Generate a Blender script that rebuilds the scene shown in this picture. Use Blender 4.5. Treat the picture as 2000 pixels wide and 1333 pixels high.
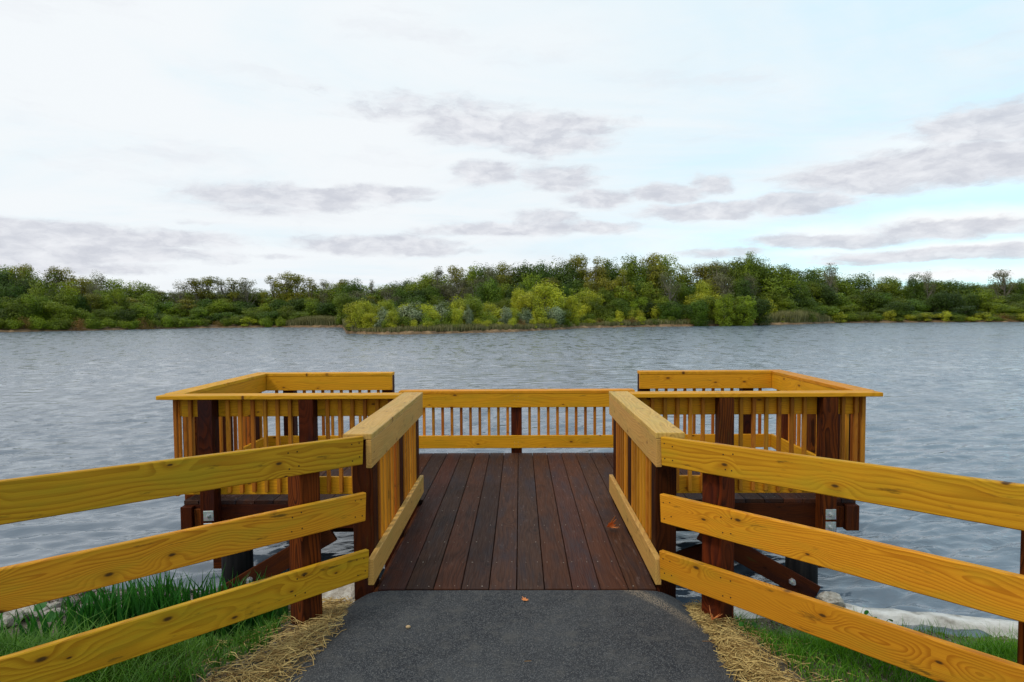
import bpy, bmesh, math, random
import numpy as np
from mathutils import Vector, Matrix
random.seed(7); rng = np.random.default_rng(7)
scn = bpy.context.scene; COL = scn.collection
for o in list(bpy.data.objects): bpy.data.objects.remove(o)
R = math.radians

# ------------------------------------------------------------------ camera
F = 1240.0                                   # focal length in pixels of the 2000 px wide photograph
PSI, TH, RHO = 0.0129, 0.0447, 0.0065
CAMZ = 1.83
fwd = Vector((-math.sin(PSI)*math.cos(TH), math.cos(PSI)*math.cos(TH), -math.sin(TH)))
r0 = Vector((math.cos(PSI), math.sin(PSI), 0)); u0 = r0.cross(fwd)
rt = r0*math.cos(RHO) - u0*math.sin(RHO); up = u0*math.cos(RHO) + r0*math.sin(RHO)
cd = bpy.data.cameras.new('camera'); cam = bpy.data.objects.new('camera', cd); COL.objects.link(cam)
m = Matrix((rt, up, -fwd)).transposed().to_4x4(); m.translation = Vector((0, 0, CAMZ)); cam.matrix_world = m
cd.sensor_width = 36; cd.lens = 36*F/2000; cd.clip_start = .05; cd.clip_end = 6000
scn.camera = cam
def ray(px, py):
    d = fwd + rt*((px-1000)/F) + up*((666.5-py)/F); return d.normalized()
def azel(px, py):
    d = ray(px, py); return math.atan2(d.x, d.y), math.asin(d.z)

# ------------------------------------------------------------------ node helper
class NT:
    def __init__(s, tree): s.t = tree; s.n = tree.nodes; s.l = tree.links
    def new(s, typ, **k):
        x = s.n.new(typ)
        for a, b in k.items(): setattr(x, a, b)
        return x
    def put(s, sock, v):
        if isinstance(v, bpy.types.NodeSocket): s.l.new(v, sock)
        elif v is not None:
            if hasattr(sock.default_value, '__len__') and not hasattr(v, '__len__'): v = (v,)*len(sock.default_value)
            if hasattr(v, '__len__') and len(sock.default_value) == 4 and len(v) == 3: v = (*v, 1)
            sock.default_value = v
    def m(s, op, a, b=None, c=None, clamp=False):
        x = s.new('ShaderNodeMath', operation=op, use_clamp=clamp)
        for i, v in enumerate((a, b, c)): s.put(x.inputs[i], v)
        return x.outputs[0]
    def v(s, op, a, b=None, c=None, scale=None):
        x = s.new('ShaderNodeVectorMath', operation=op)
        s.put(x.inputs[0], a); s.put(x.inputs[1], b)
        if c is not None: s.put(x.inputs[2], c)
        if scale is not None: s.put(x.inputs['Scale'], scale)
        return x.outputs['Value'] if op in ('LENGTH', 'DOT_PRODUCT', 'DISTANCE') else x.outputs['Vector']
    def noise(s, vec, scale=1, detail=3, rough=.5, dist=0, col=False):
        x = s.new('ShaderNodeTexNoise'); s.put(x.inputs['Vector'], vec); s.put(x.inputs['Scale'], scale)
        x.inputs['Detail'].default_value = detail; x.inputs['Roughness'].default_value = rough; x.inputs['Distortion'].default_value = dist
        return x.outputs['Color' if col else 'Fac']
    def voro(s, vec, scale=1, feature='F1', rnd=1):
        x = s.new('ShaderNodeTexVoronoi', feature=feature); s.put(x.inputs['Vector'], vec); s.put(x.inputs['Scale'], scale); x.inputs['Randomness'].default_value = rnd
        return x
    def mr(s, v, a, b, c=0., d=1., smooth=True):
        x = s.new('ShaderNodeMapRange', interpolation_type='SMOOTHSTEP' if smooth else 'LINEAR')
        for i, q in enumerate((v, a, b, c, d)): s.put(x.inputs[i], q)
        return x.outputs[0]
    def mix(s, f, a, b, blend='MIX'):
        x = s.new('ShaderNodeMix', data_type='RGBA', blend_type=blend)
        s.put(x.inputs[0], f); s.put(x.inputs[6], a); s.put(x.inputs[7], b)
        return x.outputs[2]
    def xyz(s, v):
        x = s.new('ShaderNodeSeparateXYZ'); s.put(x.inputs[0], v); return x.outputs
    def comb(s, a, b, c):
        x = s.new('ShaderNodeCombineXYZ'); s.put(x.inputs[0], a); s.put(x.inputs[1], b); s.put(x.inputs[2], c); return x.outputs[0]
    def ramp(s, f, stops):
        x = s.new('ShaderNodeValToRGB'); s.put(x.inputs[0], f); e = x.color_ramp.elements
        while len(e) < len(stops): e.new(.5)
        for i, (p, c) in enumerate(stops): e[i].position = p; e[i].color = (*c, 1)
        return x.outputs[0]

# ------------------------------------------------------------------ world: thin bright overcast with grey stratocumulus
w = bpy.data.worlds.new('World'); scn.world = w; w.use_nodes = True
N = NT(w.node_tree); N.n.clear()
SUN_EL, SUN_AZ = R(48), R(-125)                         # azimuth from +Y, clockwise positive
sky = N.new('ShaderNodeTexSky', sky_type='NISHITA', sun_disc=False, sun_elevation=SUN_EL, sun_rotation=SUN_AZ)
sky.air_density = 1.0; sky.dust_density = .6
D = N.v('NORMALIZE', N.new('ShaderNodeTexCoord').outputs['Generated'])
dx, dy, dz = N.xyz(D)
az = N.m('ARCTAN2', dx, dy); el = N.m('ARCSINE', dz)
# flat cloud-layer coordinates for streaks
lay = N.comb(N.m('DIVIDE', dx, N.m('ADD', N.m('MAXIMUM', dz, 0), .12)), N.m('DIVIDE', dy, N.m('ADD', N.m('MAXIMUM', dz, 0), .12)), 0)
AE = N.comb(az, el, 0)
wob = N.v('SUBTRACT', N.noise(N.v('MULTIPLY', AE, (9, 22, 1)), 1, 6, .62, col=True), (.5, .5, .5))
fine = N.v('SUBTRACT', N.noise(N.v('MULTIPLY', AE, (40, 80, 1)), 1, 4, .6, col=True), (.5, .5, .5))
AEw = N.v('ADD', N.v('ADD', AE, N.v('MULTIPLY', wob, (.075, .026, 0))), N.v('MULTIPLY', fine, (.012, .006, 0)))
def blobs(lst):
    out = None
    for (cx, cy, rx, ry, st) in lst:
        a, e = azel(cx, cy)
        d = N.v('LENGTH', N.v('MULTIPLY', N.v('SUBTRACT', AEw, (a, e, 0)), (F/rx, F/ry, 0)))
        f = N.m('MULTIPLY', N.mr(d, 1.75, .25), min(1, st*1.2))
        out = f if out is None else N.m('MAXIMUM', out, f)
    return out
GREY = [(860,215,190,32,.45),(1010,255,190,30,.75),(1080,285,110,20,.75),(930,245,110,22,.7),(620,180,60,16,.25),
 (560,385,170,24,.75),(740,378,100,16,.75),(520,410,100,18,.5),(950,340,70,24,.7),(1090,350,75,26,.75),(1170,388,70,18,.8),(1300,375,60,18,.8),(1385,358,45,18,.7),
 (1000,445,150,16,.8),(1060,425,70,14,.6),(1160,442,90,12,.7),(860,450,70,12,.5),(740,478,150,20,.75),(830,490,90,12,.6),
 (1370,412,110,18,.85),(1560,398,90,18,.8),(1740,340,150,34,.85),(1880,320,160,34,.85),(1960,240,120,30,.8),(1850,300,110,20,.6),(1800,350,200,20,.6),(1770,268,50,8,.4),
 (1620,470,140,12,.75),(1850,448,120,16,.75),(1980,440,80,14,.5),(1840,496,190,12,.8),(1660,512,90,8,.5),(1420,495,100,10,.5),
 (90,455,260,20,.85),(280,458,110,9,.6),(120,490,240,18,.75),(60,515,180,16,.7),(540,500,80,7,.4),(400,432,50,6,.35),(1850,530,120,6,.25)]
WHITE = [(1870,432,120,18,1),(1960,428,60,18,.9),(1640,455,100,12,.7),(1880,482,120,10,1),(1760,494,110,8,.7),(1880,535,160,10,.9),(1640,492,90,8,.6),(1830,312,220,44,.6),(1430,420,110,18,.4)]
grey = blobs(GREY); white = blobs(WHITE)
# veil of high cloud, thinner to the lower right where blue shows
st = N.noise(N.v('MULTIPLY', lay, (.55, 1.0, 1)), 1.0, 6, .6, .6)
st2 = N.noise(N.v('MULTIPLY', AE, (3.0, 16, 1)), 1.0, 7, .68, .8)
right = N.mr(az, -.3, .75)
veil = N.m('SUBTRACT', 1.0, N.m('MULTIPLY', right, N.m('ADD', N.m('MULTIPLY', st, .55), N.m('MULTIPLY', N.mr(el, .32, .02), .25))), clamp=True)
veil = N.mr(N.m('ADD', veil, N.m('MULTIPLY', N.m('SUBTRACT', st2, .5), .45)), .05, .95)
veilcol = N.mix(N.mr(N.m('ADD', st, N.m('MULTIPLY', right, .30)), .45, .85), (9.1, 9.5, 9.8), (7.4, 9.0, 9.8))
lowlav = N.mr(N.noise(N.v('MULTIPLY', N.v('ADD', AE, N.v('MULTIPLY', wob, (.1, .05, 0))), (2.5, 13, 1)), 1.3, 6, .62), .50, .78)
lowlav = N.m('MULTIPLY', lowlav, N.mr(el, .80, .18, .25, 1.0))
blue = N.v('ADD', N.v('MULTIPLY', sky.outputs[0], (.8, 1.2, 1.1)), (3.4, 6.0, 7.6))
c = N.mix(veil, blue, veilcol)
c = N.mix(N.m('MULTIPLY', lowlav, .62), c, (7.6, 7.8, 8.4))
c = N.mix(white, c, (9.8, 9.9, 10.0))
body = N.noise(N.v('MULTIPLY', AEw, (14, 34, 1)), 1.4, 5, .6)
greyc = N.mix(N.mr(body, .3, .72), (6.1, 6.3, 7.0), (8.6, 8.75, 9.15))
puff = N.noise(N.v('MULTIPLY', AEw, (13, 40, 1)), 1.5, 7, .66)
grey = N.mr(N.m('ADD', grey, N.m('MULTIPLY', N.m('SUBTRACT', puff, .5), 1.1)), .18, .76)
c = N.mix(N.m('MULTIPLY', grey, .93), c, greyc)
c = N.mix(N.mr(dz, -.02, -.06), c, (1.0, 1.15, 1.2))
bg = N.new('ShaderNodeBackground'); N.put(bg.inputs['Color'], c); bg.inputs['Strength'].default_value = .1
N.l.new(bg.outputs[0], N.new('ShaderNodeOutputWorld').inputs[0])
sd = bpy.data.lights.new('sun', 'SUN'); so = bpy.data.objects.new('sun', sd); COL.objects.link(so)
sd.energy = 1.5; sd.angle = R(11); sd.color = (1, .95, .86)
sv = Vector((math.sin(SUN_AZ)*math.cos(SUN_EL), math.cos(SUN_AZ)*math.cos(SUN_EL), math.sin(SUN_EL)))
so.rotation_euler = sv.to_track_quat('Z', 'Y').to_euler()
scn.view_settings.view_transform = 'Standard'; scn.view_settings.look = 'None'
scn.view_settings.exposure = 0; scn.view_settings.gamma = 1; scn.view_settings.use_curve_mapping = False
scn.render.engine = 'CYCLES'; scn.cycles.max_bounces = 6; scn.cycles.diffuse_bounces = 3; scn.cycles.glossy_bounces = 3; scn.cycles.transmission_bounces = 2

# ------------------------------------------------------------------ materials
def mat(name):
    x = bpy.data.materials.new(name); x.use_nodes = True; nt = NT(x.node_tree); nt.n.clear()
    b = nt.new('ShaderNodeBsdfPrincipled'); o = nt.new('ShaderNodeOutputMaterial'); nt.l.new(b.outputs[0], o.inputs[0])
    nt.out = o; return x, nt, b
def wood(name, light, dark, knotc, stain, stain_amt=.4, ring=.013, ringamt=.6, rough=.55, knot=.5, gate=.55, jit=.25, streak=.3, spec=.35, jitcol=None, smudge=(.05, .04, .01, .55)):
    x, n, b = mat(name)
    tc = n.new('ShaderNodeTexCoord').outputs['Object']; rnd = n.new('ShaderNodeObjectInfo').outputs['Random']
    r2 = n.m('FRACT', n.m('MULTIPLY', rnd, 17.31)); r3 = n.m('FRACT', n.m('MULTIPLY', rnd, 91.7))
    p = n.v('ADD', tc, n.comb(n.m('MULTIPLY', rnd, 61), n.m('MULTIPLY', r2, 7), n.m('MULTIPLY', r3, 9)))
    px, py, pz = n.xyz(p); ox, oy, oz = n.xyz(tc)
    vv = n.comb(n.m('MULTIPLY', px, 2.6), n.m('MULTIPLY', pz, 6.0), 0)
    vo = n.voro(vv, 1.0); vo.id_data.nodes[vo.name].voronoi_dimensions = '2D'; d = vo.outputs['Distance']; vc = n.xyz(vo.outputs['Color'])[0]
    on = n.m('GREATER_THAN', vc, gate)
    bend = n.m('MULTIPLY', n.m('MULTIPLY', n.mr(d, .42, .0), on), .050)
    nb = n.v('SUBTRACT', n.noise(n.v('MULTIPLY', p, (1.0, 2.5, 2.5)), 1, 2, .5, col=True), (.5, .5, .5))
    _, nby, nbz = n.xyz(nb)
    cy = n.m('ADD', n.m('ADD', oy, n.m('MULTIPLY', nby, .17)), n.m('ADD', n.m('MULTIPLY', r2, .04), .002))
    cz = n.m('ADD', n.m('ADD', oz, n.m('MULTIPLY', nbz, .24)), n.m('MULTIPLY', n.m('SUBTRACT', r3, .5), .10))
    rr = n.m('ADD', n.m('SQRT', n.m('ADD', n.m('MULTIPLY', cy, cy), n.m('MULTIPLY', cz, cz))), bend)
    ph = n.m('ADD', n.m('DIVIDE', rr, n.mr(r2, 0, 1, ring*.75, ring*1.7, False)), n.m('MULTIPLY', n.noise(n.v('MULTIPLY', p, (3, 30, 30)), 1, 2), .35))
    saw = n.m('FRACT', ph)
    late = n.m('MULTIPLY', n.mr(saw, .25, .9), n.mr(saw, 1.0, .93))
    late = n.m('MULTIPLY', late, n.mr(n.noise(n.v('MULTIPLY', p, (1.5, 8, 8)), 1, 2), .25, .65, .35, 1.0))
    fib = n.noise(n.v('MULTIPLY', p, (5, 260, 260)), 1, 3, .6)
    col = n.mix(n.m('MULTIPLY', late, ringamt), light, dark)
    col = n.mix(n.mr(fib, .35, .75, 0, streak), col, dark)
    big = n.noise(n.v('MULTIPLY', p, (1.7, 9, 9)), 1, 4, .6)
    col = n.mix(n.mr(big, .42, .75, 0, stain_amt), col, stain)
    sm = n.noise(n.v('MULTIPLY', n.v('ADD', p, (5, 5, 5)), (5, 26, 26)), 1, 5, .65)
    col = n.mix(n.mr(sm, .60, .74, 0, smudge[3]), col, smudge[:3])
    if jitcol: col = n.mix(n.mr(r3, 0, 1, 0, 1), col, n.mix(1, col, jitcol, 'MULTIPLY'))
    hv = n.new('ShaderNodeHueSaturation'); n.put(hv.inputs['Color'], col); n.put(hv.inputs['Value'], n.mr(rnd, 0, 1, 1-jit, 1+jit, False)); n.put(hv.inputs['Hue'], n.mr(r2, 0, 1, .492, .508, False)); col = hv.outputs[0]
    ks = n.mr(n.xyz(vo.outputs['Color'])[1], 0, 1, .45, 1.15, False); dk = n.m('DIVIDE', n.m('ADD', d, n.m('MULTIPLY', n.m('SUBTRACT', fib, .5), .04)), ks)
    kn = n.m('MULTIPLY', n.mr(dk, .085, .03), on); halo = n.m('MULTIPLY', n.mr(dk, .20, .08), on)
    col = n.mix(n.m('MULTIPLY', halo, .35*knot), col, dark)
    col = n.mix(n.m('MULTIPLY', kn, knot), col, knotc)
    n.put(b.inputs['Base Color'], col); n.put(b.inputs['Roughness'], n.mr(fib, .3, .7, rough-.08, rough+.12))
    b.inputs['Specular IOR Level'].default_value = spec
    bp = n.new('ShaderNodeBump'); bp.inputs['Distance'].default_value = .0012; bp.inputs['Strength'].default_value = .6
    n.put(bp.inputs['Height'], n.m('ADD', n.m('MULTIPLY', fib, .8), n.m('MULTIPLY', late, .5))); n.put(b.inputs['Normal'], bp.outputs[0])
    return x
M = {}
M['fence'] = wood('yellow_pine', (.60, .278, .013), (.31, .100, .003), (.06, .028, .008), (.38, .26, .014), .6, ring=.017, ringamt=.66, jit=.13, smudge=(.07, .045, .008, .8), knot=.95, gate=.38, spec=.12)
M['pale'] = wood('sky_sheen_pine', (.55, .325, .080), (.32, .165, .034), (.12, .05, .015), (.33, .25, .06), .5, ring=.020, ringamt=.6, jit=.08, knot=.7, gate=.55, spec=.2)  # ramp railing boards: grazing sky sheen painted in as a paler wood colour
M['rail'] = wood('golden_pine', (.65, .285, .012), (.37, .12, .004), (.10, .035, .007), (.36, .21, .008), .5, ring=.018, ringamt=.5, jit=.10, knot=.95, gate=.4, spec=.12)
M['bal'] = wood('baluster_wood', (.57, .225, .015), (.32, .09, .005), (.12, .04, .01), (.35, .13, .012), .5, ring=.014, ringamt=.5, jit=.25, knot=.5, gate=.8, spec=.2, jitcol=(.60, .46, .5))
M['post'] = wood('dark_post_wood', (.062, .015, .004), (.015, .004, .002), (.012, .004, .003), (.018, .009, .010), .8, ring=.012, ringamt=.75, jit=.25, knot=.8, gate=.6, spec=.05)
M['redpost'] = wood('red_post_wood', (.15, .034, .006), (.026, .007, .003), (.02, .006, .003), (.030, .010, .008), .85, ring=.016, ringamt=.9, jit=.2, knot=.8, gate=.6, spec=.05)
M['deck'] = wood('deck_plank_wood', (.054, .0245, .0150), (.0185, .0095, .0075), (.010, .007, .007), (.026, .021, .026), .95, ring=.018, ringamt=.6, jit=.35, knot=.6, gate=.75, smudge=(.13, .11, .11, .45), spec=.09, rough=.58, jitcol=(1.25, .82, .62))
M['beam'] = wood('beam_wood', (.075, .020, .006), (.026, .008, .004), (.012, .004, .003), (.016, .008, .009), .8, ring=.014, ringamt=.6, jit=.3, knot=.6, gate=.7, spec=.05)

x, n, b = mat('pile_timber'); M['pile'] = x
tc = n.new('ShaderNodeTexCoord').outputs['Object']
nn = n.noise(n.v('MULTIPLY', tc, (30, 30, 2)), 1, 4)
n.put(b.inputs['Base Color'], n.ramp(nn, [(.3, (.006, .006, .007)), (.7, (.018, .017, .017))])); b.inputs['Roughness'].default_value = .6; b.inputs['Specular IOR Level'].default_value = .08
bp = n.new('ShaderNodeBump'); bp.inputs['Distance'].default_value = .006; n.put(bp.inputs['Height'], nn); n.put(b.inputs['Normal'], bp.outputs[0])

x, n, b = mat('galvanised_steel'); M['steel'] = x
nn = n.voro(n.new('ShaderNodeTexCoord').outputs['Object'], 90).outputs['Color']
n.put(b.inputs['Base Color'], n.mix(.25, (.52, .55, .57), n.mix(1, (.52, .55, .57), nn, 'MULTIPLY'))); b.inputs['Metallic'].default_value = .65; b.inputs['Roughness'].default_value = .5

x, n, b = mat('screw_metal'); M['screw'] = x
b.inputs['Base Color'].default_value = (.50, .42, .34, 1); b.inputs['Roughness'].default_value = .5; b.inputs['Metallic'].default_value = .3

x, n, b = mat('asphalt'); M['asphalt'] = x
tc = n.new('ShaderNodeTexCoord').outputs['Object']
v1 = n.voro(tc, 210); sp = n.xyz(v1.outputs['Color'])[0]
v2 = n.voro(tc, 95); sp2 = n.xyz(v2.outputs['Color'])[1]
big = n.noise(tc, 2.2, 5, .6); mid = n.noise(tc, 9, 4, .6)
base = n.mix(n.mr(big, .35, .7), (.019, .021, .026), (.042, .044, .048))
col = n.mix(n.mr(sp, .50, 1.0, 0, .85), base, (.12, .122, .122))
col = n.mix(n.m('MULTIPLY', n.m('GREATER_THAN', sp2, .955), n.mr(v2.outputs['Distance'], .42, .25)), col, (.15, .145, .13))
col = n.mix(n.mr(mid, .48, .72, 0, .6), col, (.085, .082, .076))
# pale grit washed along the right-hand slope of the path edge
gx, gy, gz = n.xyz(tc)
gr = n.m('MULTIPLY', n.mr(n.m('ABSOLUTE', n.m('SUBTRACT', n.m('ADD', gx, n.m('MULTIPLY', gy, .75)), 3.82)), .10, .02), n.m('MULTIPLY', n.mr(gy, 3.55, 3.75), n.m('GREATER_THAN', sp, .5)))
col = n.mix(n.m('MULTIPLY', gr, .75), col, (.30, .24, .17))
n.put(b.inputs['Base Color'], col); b.inputs['Roughness'].default_value = .85; b.inputs['Specular IOR Level'].default_value = .3
bp = n.new('ShaderNodeBump'); bp.inputs['Distance'].default_value = .004; bp.inputs['Strength'].default_value = .9
n.put(bp.inputs['Height'], n.m('ADD', n.m('MULTIPLY', v1.outputs['Distance'], -1), n.m('MULTIPLY', mid, 1.5))); n.put(b.inputs['Normal'], bp.outputs[0])

x, n, b = mat('bank_soil'); M['soil'] = x
tc = n.new('ShaderNodeTexCoord').outputs['Object']
a = n.noise(tc, 3, 5); v1 = n.voro(tc, 42); sp = n.xyz(v1.outputs['Color'])
col = n.ramp(a, [(.3, (.035, .028, .016)), (.55, (.09, .068, .040)), (.75, (.16, .125, .085))])
col = n.mix(n.m('MULTIPLY', n.m('GREATER_THAN', sp[0], .6), n.mr(v1.outputs['Distance'], .5, .3)), col, n.mix(sp[1], (.30, .24, .17), (.12, .105, .10)))
n.put(b.inputs['Base Color'], col); b.inputs['Roughness'].default_value = .9
bp = n.new('ShaderNodeBump'); bp.inputs['Distance'].default_value = .02; n.put(bp.inputs['Height'], n.m('SUBTRACT', a, n.m('MULTIPLY', v1.outputs['Distance'], .5))); n.put(b.inputs['Normal'], bp.outputs[0])

x, n, b = mat('far_soil'); M['farsoil'] = x
tc = n.new('ShaderNodeTexCoord').outputs['Object']
n.put(b.inputs['Base Color'], n.ramp(n.noise(tc, .8, 6, .65), [(.3, (.04, .03, .014)), (.5, (.15, .085, .035)), (.72, (.30, .20, .10))])); b.inputs['Roughness'].default_value = .9

x, n, b = mat('limestone'); M['rock'] = x
tc = n.v('ADD', n.new('ShaderNodeTexCoord').outputs['Object'], n.v('MULTIPLY', n.comb(n.new('ShaderNodeObjectInfo').outputs['Random'], 1, 1), (40, 0, 0)))
a = n.noise(tc, 7, 6, .65); f = n.noise(tc, 40, 4, .6)
col = n.ramp(a, [(.28, (.15, .12, .09)), (.47, (.38, .34, .28)), (.72, (.60, .57, .51))])
col = n.mix(n.mr(f, .55, .7, 0, .5), col, (.12, .095, .07))
n.put(b.inputs['Base Color'], col); b.inputs['Roughness'].default_value = .85
bp = n.new('ShaderNodeBump'); bp.inputs['Distance'].default_value = .02; n.put(bp.inputs['Height'], n.m('ADD', a, n.m('MULTIPLY', f, .4))); n.put(b.inputs['Normal'], bp.outputs[0])

x, n, b = mat('wet_pebbles'); M['pebble'] = x
rnd = n.new('ShaderNodeNewGeometry').outputs['Random Per Island']
n.put(b.inputs['Base Color'], n.ramp(rnd, [(0, (.012, .010, .012)), (.5, (.055, .034, .022)), (.8, (.11, .075, .05)), (1, (.22, .19, .15))])); b.inputs['Roughness'].default_value = .35

x, n, b = mat('pale_concrete'); M['concrete'] = x
tc = n.new('ShaderNodeTexCoord').outputs['Object']; a = n.noise(tc, 6, 6, .6)
n.put(b.inputs['Base Color'], n.ramp(a, [(.30, (.22, .20, .17)), (.42, (.48, .46, .42)), (.62, (.64, .63, .60)), (.8, (.72, .71, .68))])); b.inputs['Roughness'].default_value = .8
bp = n.new('ShaderNodeBump'); bp.inputs['Distance'].default_value = .01; n.put(bp.inputs['Height'], n.noise(tc, 30, 5, .6)); n.put(b.inputs['Normal'], bp.outputs[0])

def leafmat(name, c1, c2, var=.3, transl=.25, tip=None, rough=.5):
    x, n, b = mat(name)
    at = n.new('ShaderNodeAttribute', attribute_name='tint').outputs['Fac']; rnd = n.new('ShaderNodeObjectInfo').outputs['Random']
    col = n.mix(at, c1, c2)
    hv = n.new('ShaderNodeHueSaturation'); n.put(hv.inputs['Color'], col); n.put(hv.inputs['Value'], n.mr(rnd, 0, 1, 1-var, 1+var, False))
    n.put(hv.inputs['Hue'], n.mr(n.m('FRACT', n.m('MULTIPLY', rnd, 13.7)), 0, 1, .494, .514, False)); col = hv.outputs[0]
    n.put(b.inputs['Base Color'], col); b.inputs['Roughness'].default_value = rough; b.inputs['Specular IOR Level'].default_value = .25
    tr = n.new('ShaderNodeBsdfTranslucent'); n.put(tr.inputs[0], n.mix(1, col, (1.1, 1.25, .5), 'MULTIPLY'))
    ms = n.new('ShaderNodeMixShader'); ms.inputs[0].default_value = transl
    n.l.new(b.outputs[0], ms.inputs[1]); n.l.new(tr.outputs[0], ms.inputs[2]); n.l.new(ms.outputs[0], n.out.inputs[0])
    return x
M['grass'] = leafmat('grass_blades', (.028, .105, .005), (.17, .33, .018), 0, .3)
M['grassdark'] = leafmat('dark_grass_blades', (.018, .080, .008), (.105, .25, .020), 0, .25)
M['sedge'] = leafmat('sedge_blades', (.010, .066, .012), (.060, .20, .028), 0, .25, rough=.35)
M['broad'] = leafmat('broad_leaf', (.035, .14, .018), (.07, .22, .03), .1, .3)
M['straw'] = leafmat('straw_stalks', (.20, .095, .025), (.78, .55, .22), 0, .1)
M['oak'] = leafmat('dark_green_foliage', (.020, .046, .003), (.110, .165, .007), .38)
M['olive'] = leafmat('olive_foliage', (.072, .078, .005), (.27, .235, .014), .24)
M['lime'] = leafmat('yellow_green_foliage', (.15, .18, .007), (.56, .53, .030), .2)
M['silver'] = leafmat('silver_foliage', (.055, .085, .015), (.36, .40, .24), .12)
M['mid'] = leafmat('mid_green_foliage', (.052, .084, .004), (.235, .280, .011), .34)
M['greytwig'] = leafmat('sparse_grey_foliage', (.060, .062, .022), (.20, .19, .09), .2)
M['reed'] = leafmat('reed_foliage', (.10, .11, .035), (.30, .26, .12), .1)
M['scrub'] = leafmat('rust_scrub', (.10, .045, .012), (.30, .17, .04), .2)

x, n, b = mat('bark'); M['bark'] = x
tc = n.new('ShaderNodeTexCoord').outputs['Object']
n.put(b.inputs['Base Color'], n.ramp(n.noise(n.v('MULTIPLY', tc, (20, 20, 3)), 1, 4), [(.3, (.05, .04, .028)), (.7, (.15, .13, .10))])); b.inputs['Roughness'].default_value = .9
x, n, b = mat('pale_bark'); M['palebark'] = x
n.put(b.inputs['Base Color'], n.ramp(n.noise(n.v('MULTIPLY', n.new('ShaderNodeTexCoord').outputs['Object'], (20, 20, 3)), 1, 4), [(.3, (.11, .095, .065)), (.7, (.24, .21, .16))])); b.inputs['Roughness'].default_value = .9
x, n, b = mat('dry_leaf'); M['dryleaf'] = x
n.put(b.inputs['Base Color'], n.ramp(n.noise(n.new('ShaderNodeTexCoord').outputs['Object'], 30, 3), [(.3, (.50, .13, .025)), (.7, (.80, .30, .08))])); b.inputs['Roughness'].default_value = .6
x, n, b = mat('tan_shell'); M['tan'] = x
b.inputs['Base Color'].default_value = (.42, .28, .14, 1); b.inputs['Roughness'].default_value = .6

# lake water
x, n, b = mat('lake_water'); M['water'] = x
tc = n.new('ShaderNodeTexCoord').outputs['Object']
rot = n.new('ShaderNodeMapping'); n.put(rot.inputs['Vector'], tc); rot.inputs['Rotation'].default_value = (0, 0, R(-14))
p = rot.outputs[0]
pw = n.v('ADD', p, n.v('MULTIPLY', n.v('SUBTRACT', n.noise(p, .35, 2, col=True), (.5, .5, .5)), (2.2, .9, 0)))
h1 = n.noise(n.v('MULTIPLY', pw, (.75, 1.9, 1)), 1, 3, .45)
h2 = n.noise(n.v('MULTIPLY', pw, (2.0, 5.5, 1)), 1, 3, .5)
h3 = n.noise(n.v('MULTIPLY', pw, (4.5, 10, 1)), 1, 3, .6)
gust = n.mr(n.noise(n.v('MULTIPLY', tc, (.09, .16, 1)), 1, 3), .3, .7, .55, 1.15)
ridge = n.m('POWER', n.m('SUBTRACT', 1.0, n.m('ABSOLUTE', n.m('MULTIPLY', n.m('SUBTRACT', h2, .5), 3.2)), clamp=True), 2.0)
H = n.m('ADD', n.m('MULTIPLY', h1, .06), n.m('ADD', n.m('MULTIPLY', h2, .046), n.m('ADD', n.m('MULTIPLY', h3, .024), n.m('MULTIPLY', ridge, .013))))
H = n.m('MULTIPLY', H, n.m('MULTIPLY', gust, .50))
bp = n.new('ShaderNodeBump'); bp.inputs['Distance'].default_value = 1.0; bp.inputs['Strength'].default_value = 1.0
n.put(bp.inputs['Height'], H); n.put(b.inputs['Normal'], bp.outputs[0])
b.inputs['Base Color'].default_value = (.080, .110, .145, 1); b.inputs['IOR'].default_value = 1.75
mott = n.mr(n.noise(n.v('MULTIPLY', pw, (1.3, .42, 1)), 1, 5, .7), .36, .64)
n.put(b.inputs['Roughness'], n.m('MULTIPLY', n.mr(n.v('LENGTH', tc), 8, 60, .10, .30, False), n.m('ADD', .35, n.m('MULTIPLY', mott, 1.15))))
n.put(bp.inputs['Strength'], n.mr(mott, 0, 1, .55, 1.3, False))

# ------------------------------------------------------------------ object helpers
def meshobj(name, me, material=None, parent=None, mw=None):
    o = bpy.data.objects.new(name, me); COL.objects.link(o)
    if material and not me.materials: me.materials.append(material)
    if mw is not None: o.matrix_world = mw
    if parent: o.parent = parent
    return o
def tag(o, label=None, cat=None, group=None, kind=None):
    if label: o['label'] = label
    if cat: o['category'] = cat
    if group: o['group'] = group
    if kind: o['kind'] = kind
    return o
def empty(name, loc, label, cat, group=None):
    o = bpy.data.objects.new(name, None); COL.objects.link(o); o.location = loc; o.empty_display_size = .2
    return tag(o, label, cat, group)
_bc = {}
def boxmesh(L, T, W, bev=.004):
    k = (round(L, 3), round(T, 3), round(W, 3), bev)
    bm = bmesh.new(); bmesh.ops.create_cube(bm, size=1)
    bmesh.ops.scale(bm, vec=(L, T, W), verts=bm.verts)
    if bev: bmesh.ops.bevel(bm, geom=bm.edges[:], offset=bev, segments=1, affect='EDGES')
    me = bpy.data.meshes.new('board'); bm.to_mesh(me); bm.free(); return me
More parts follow.
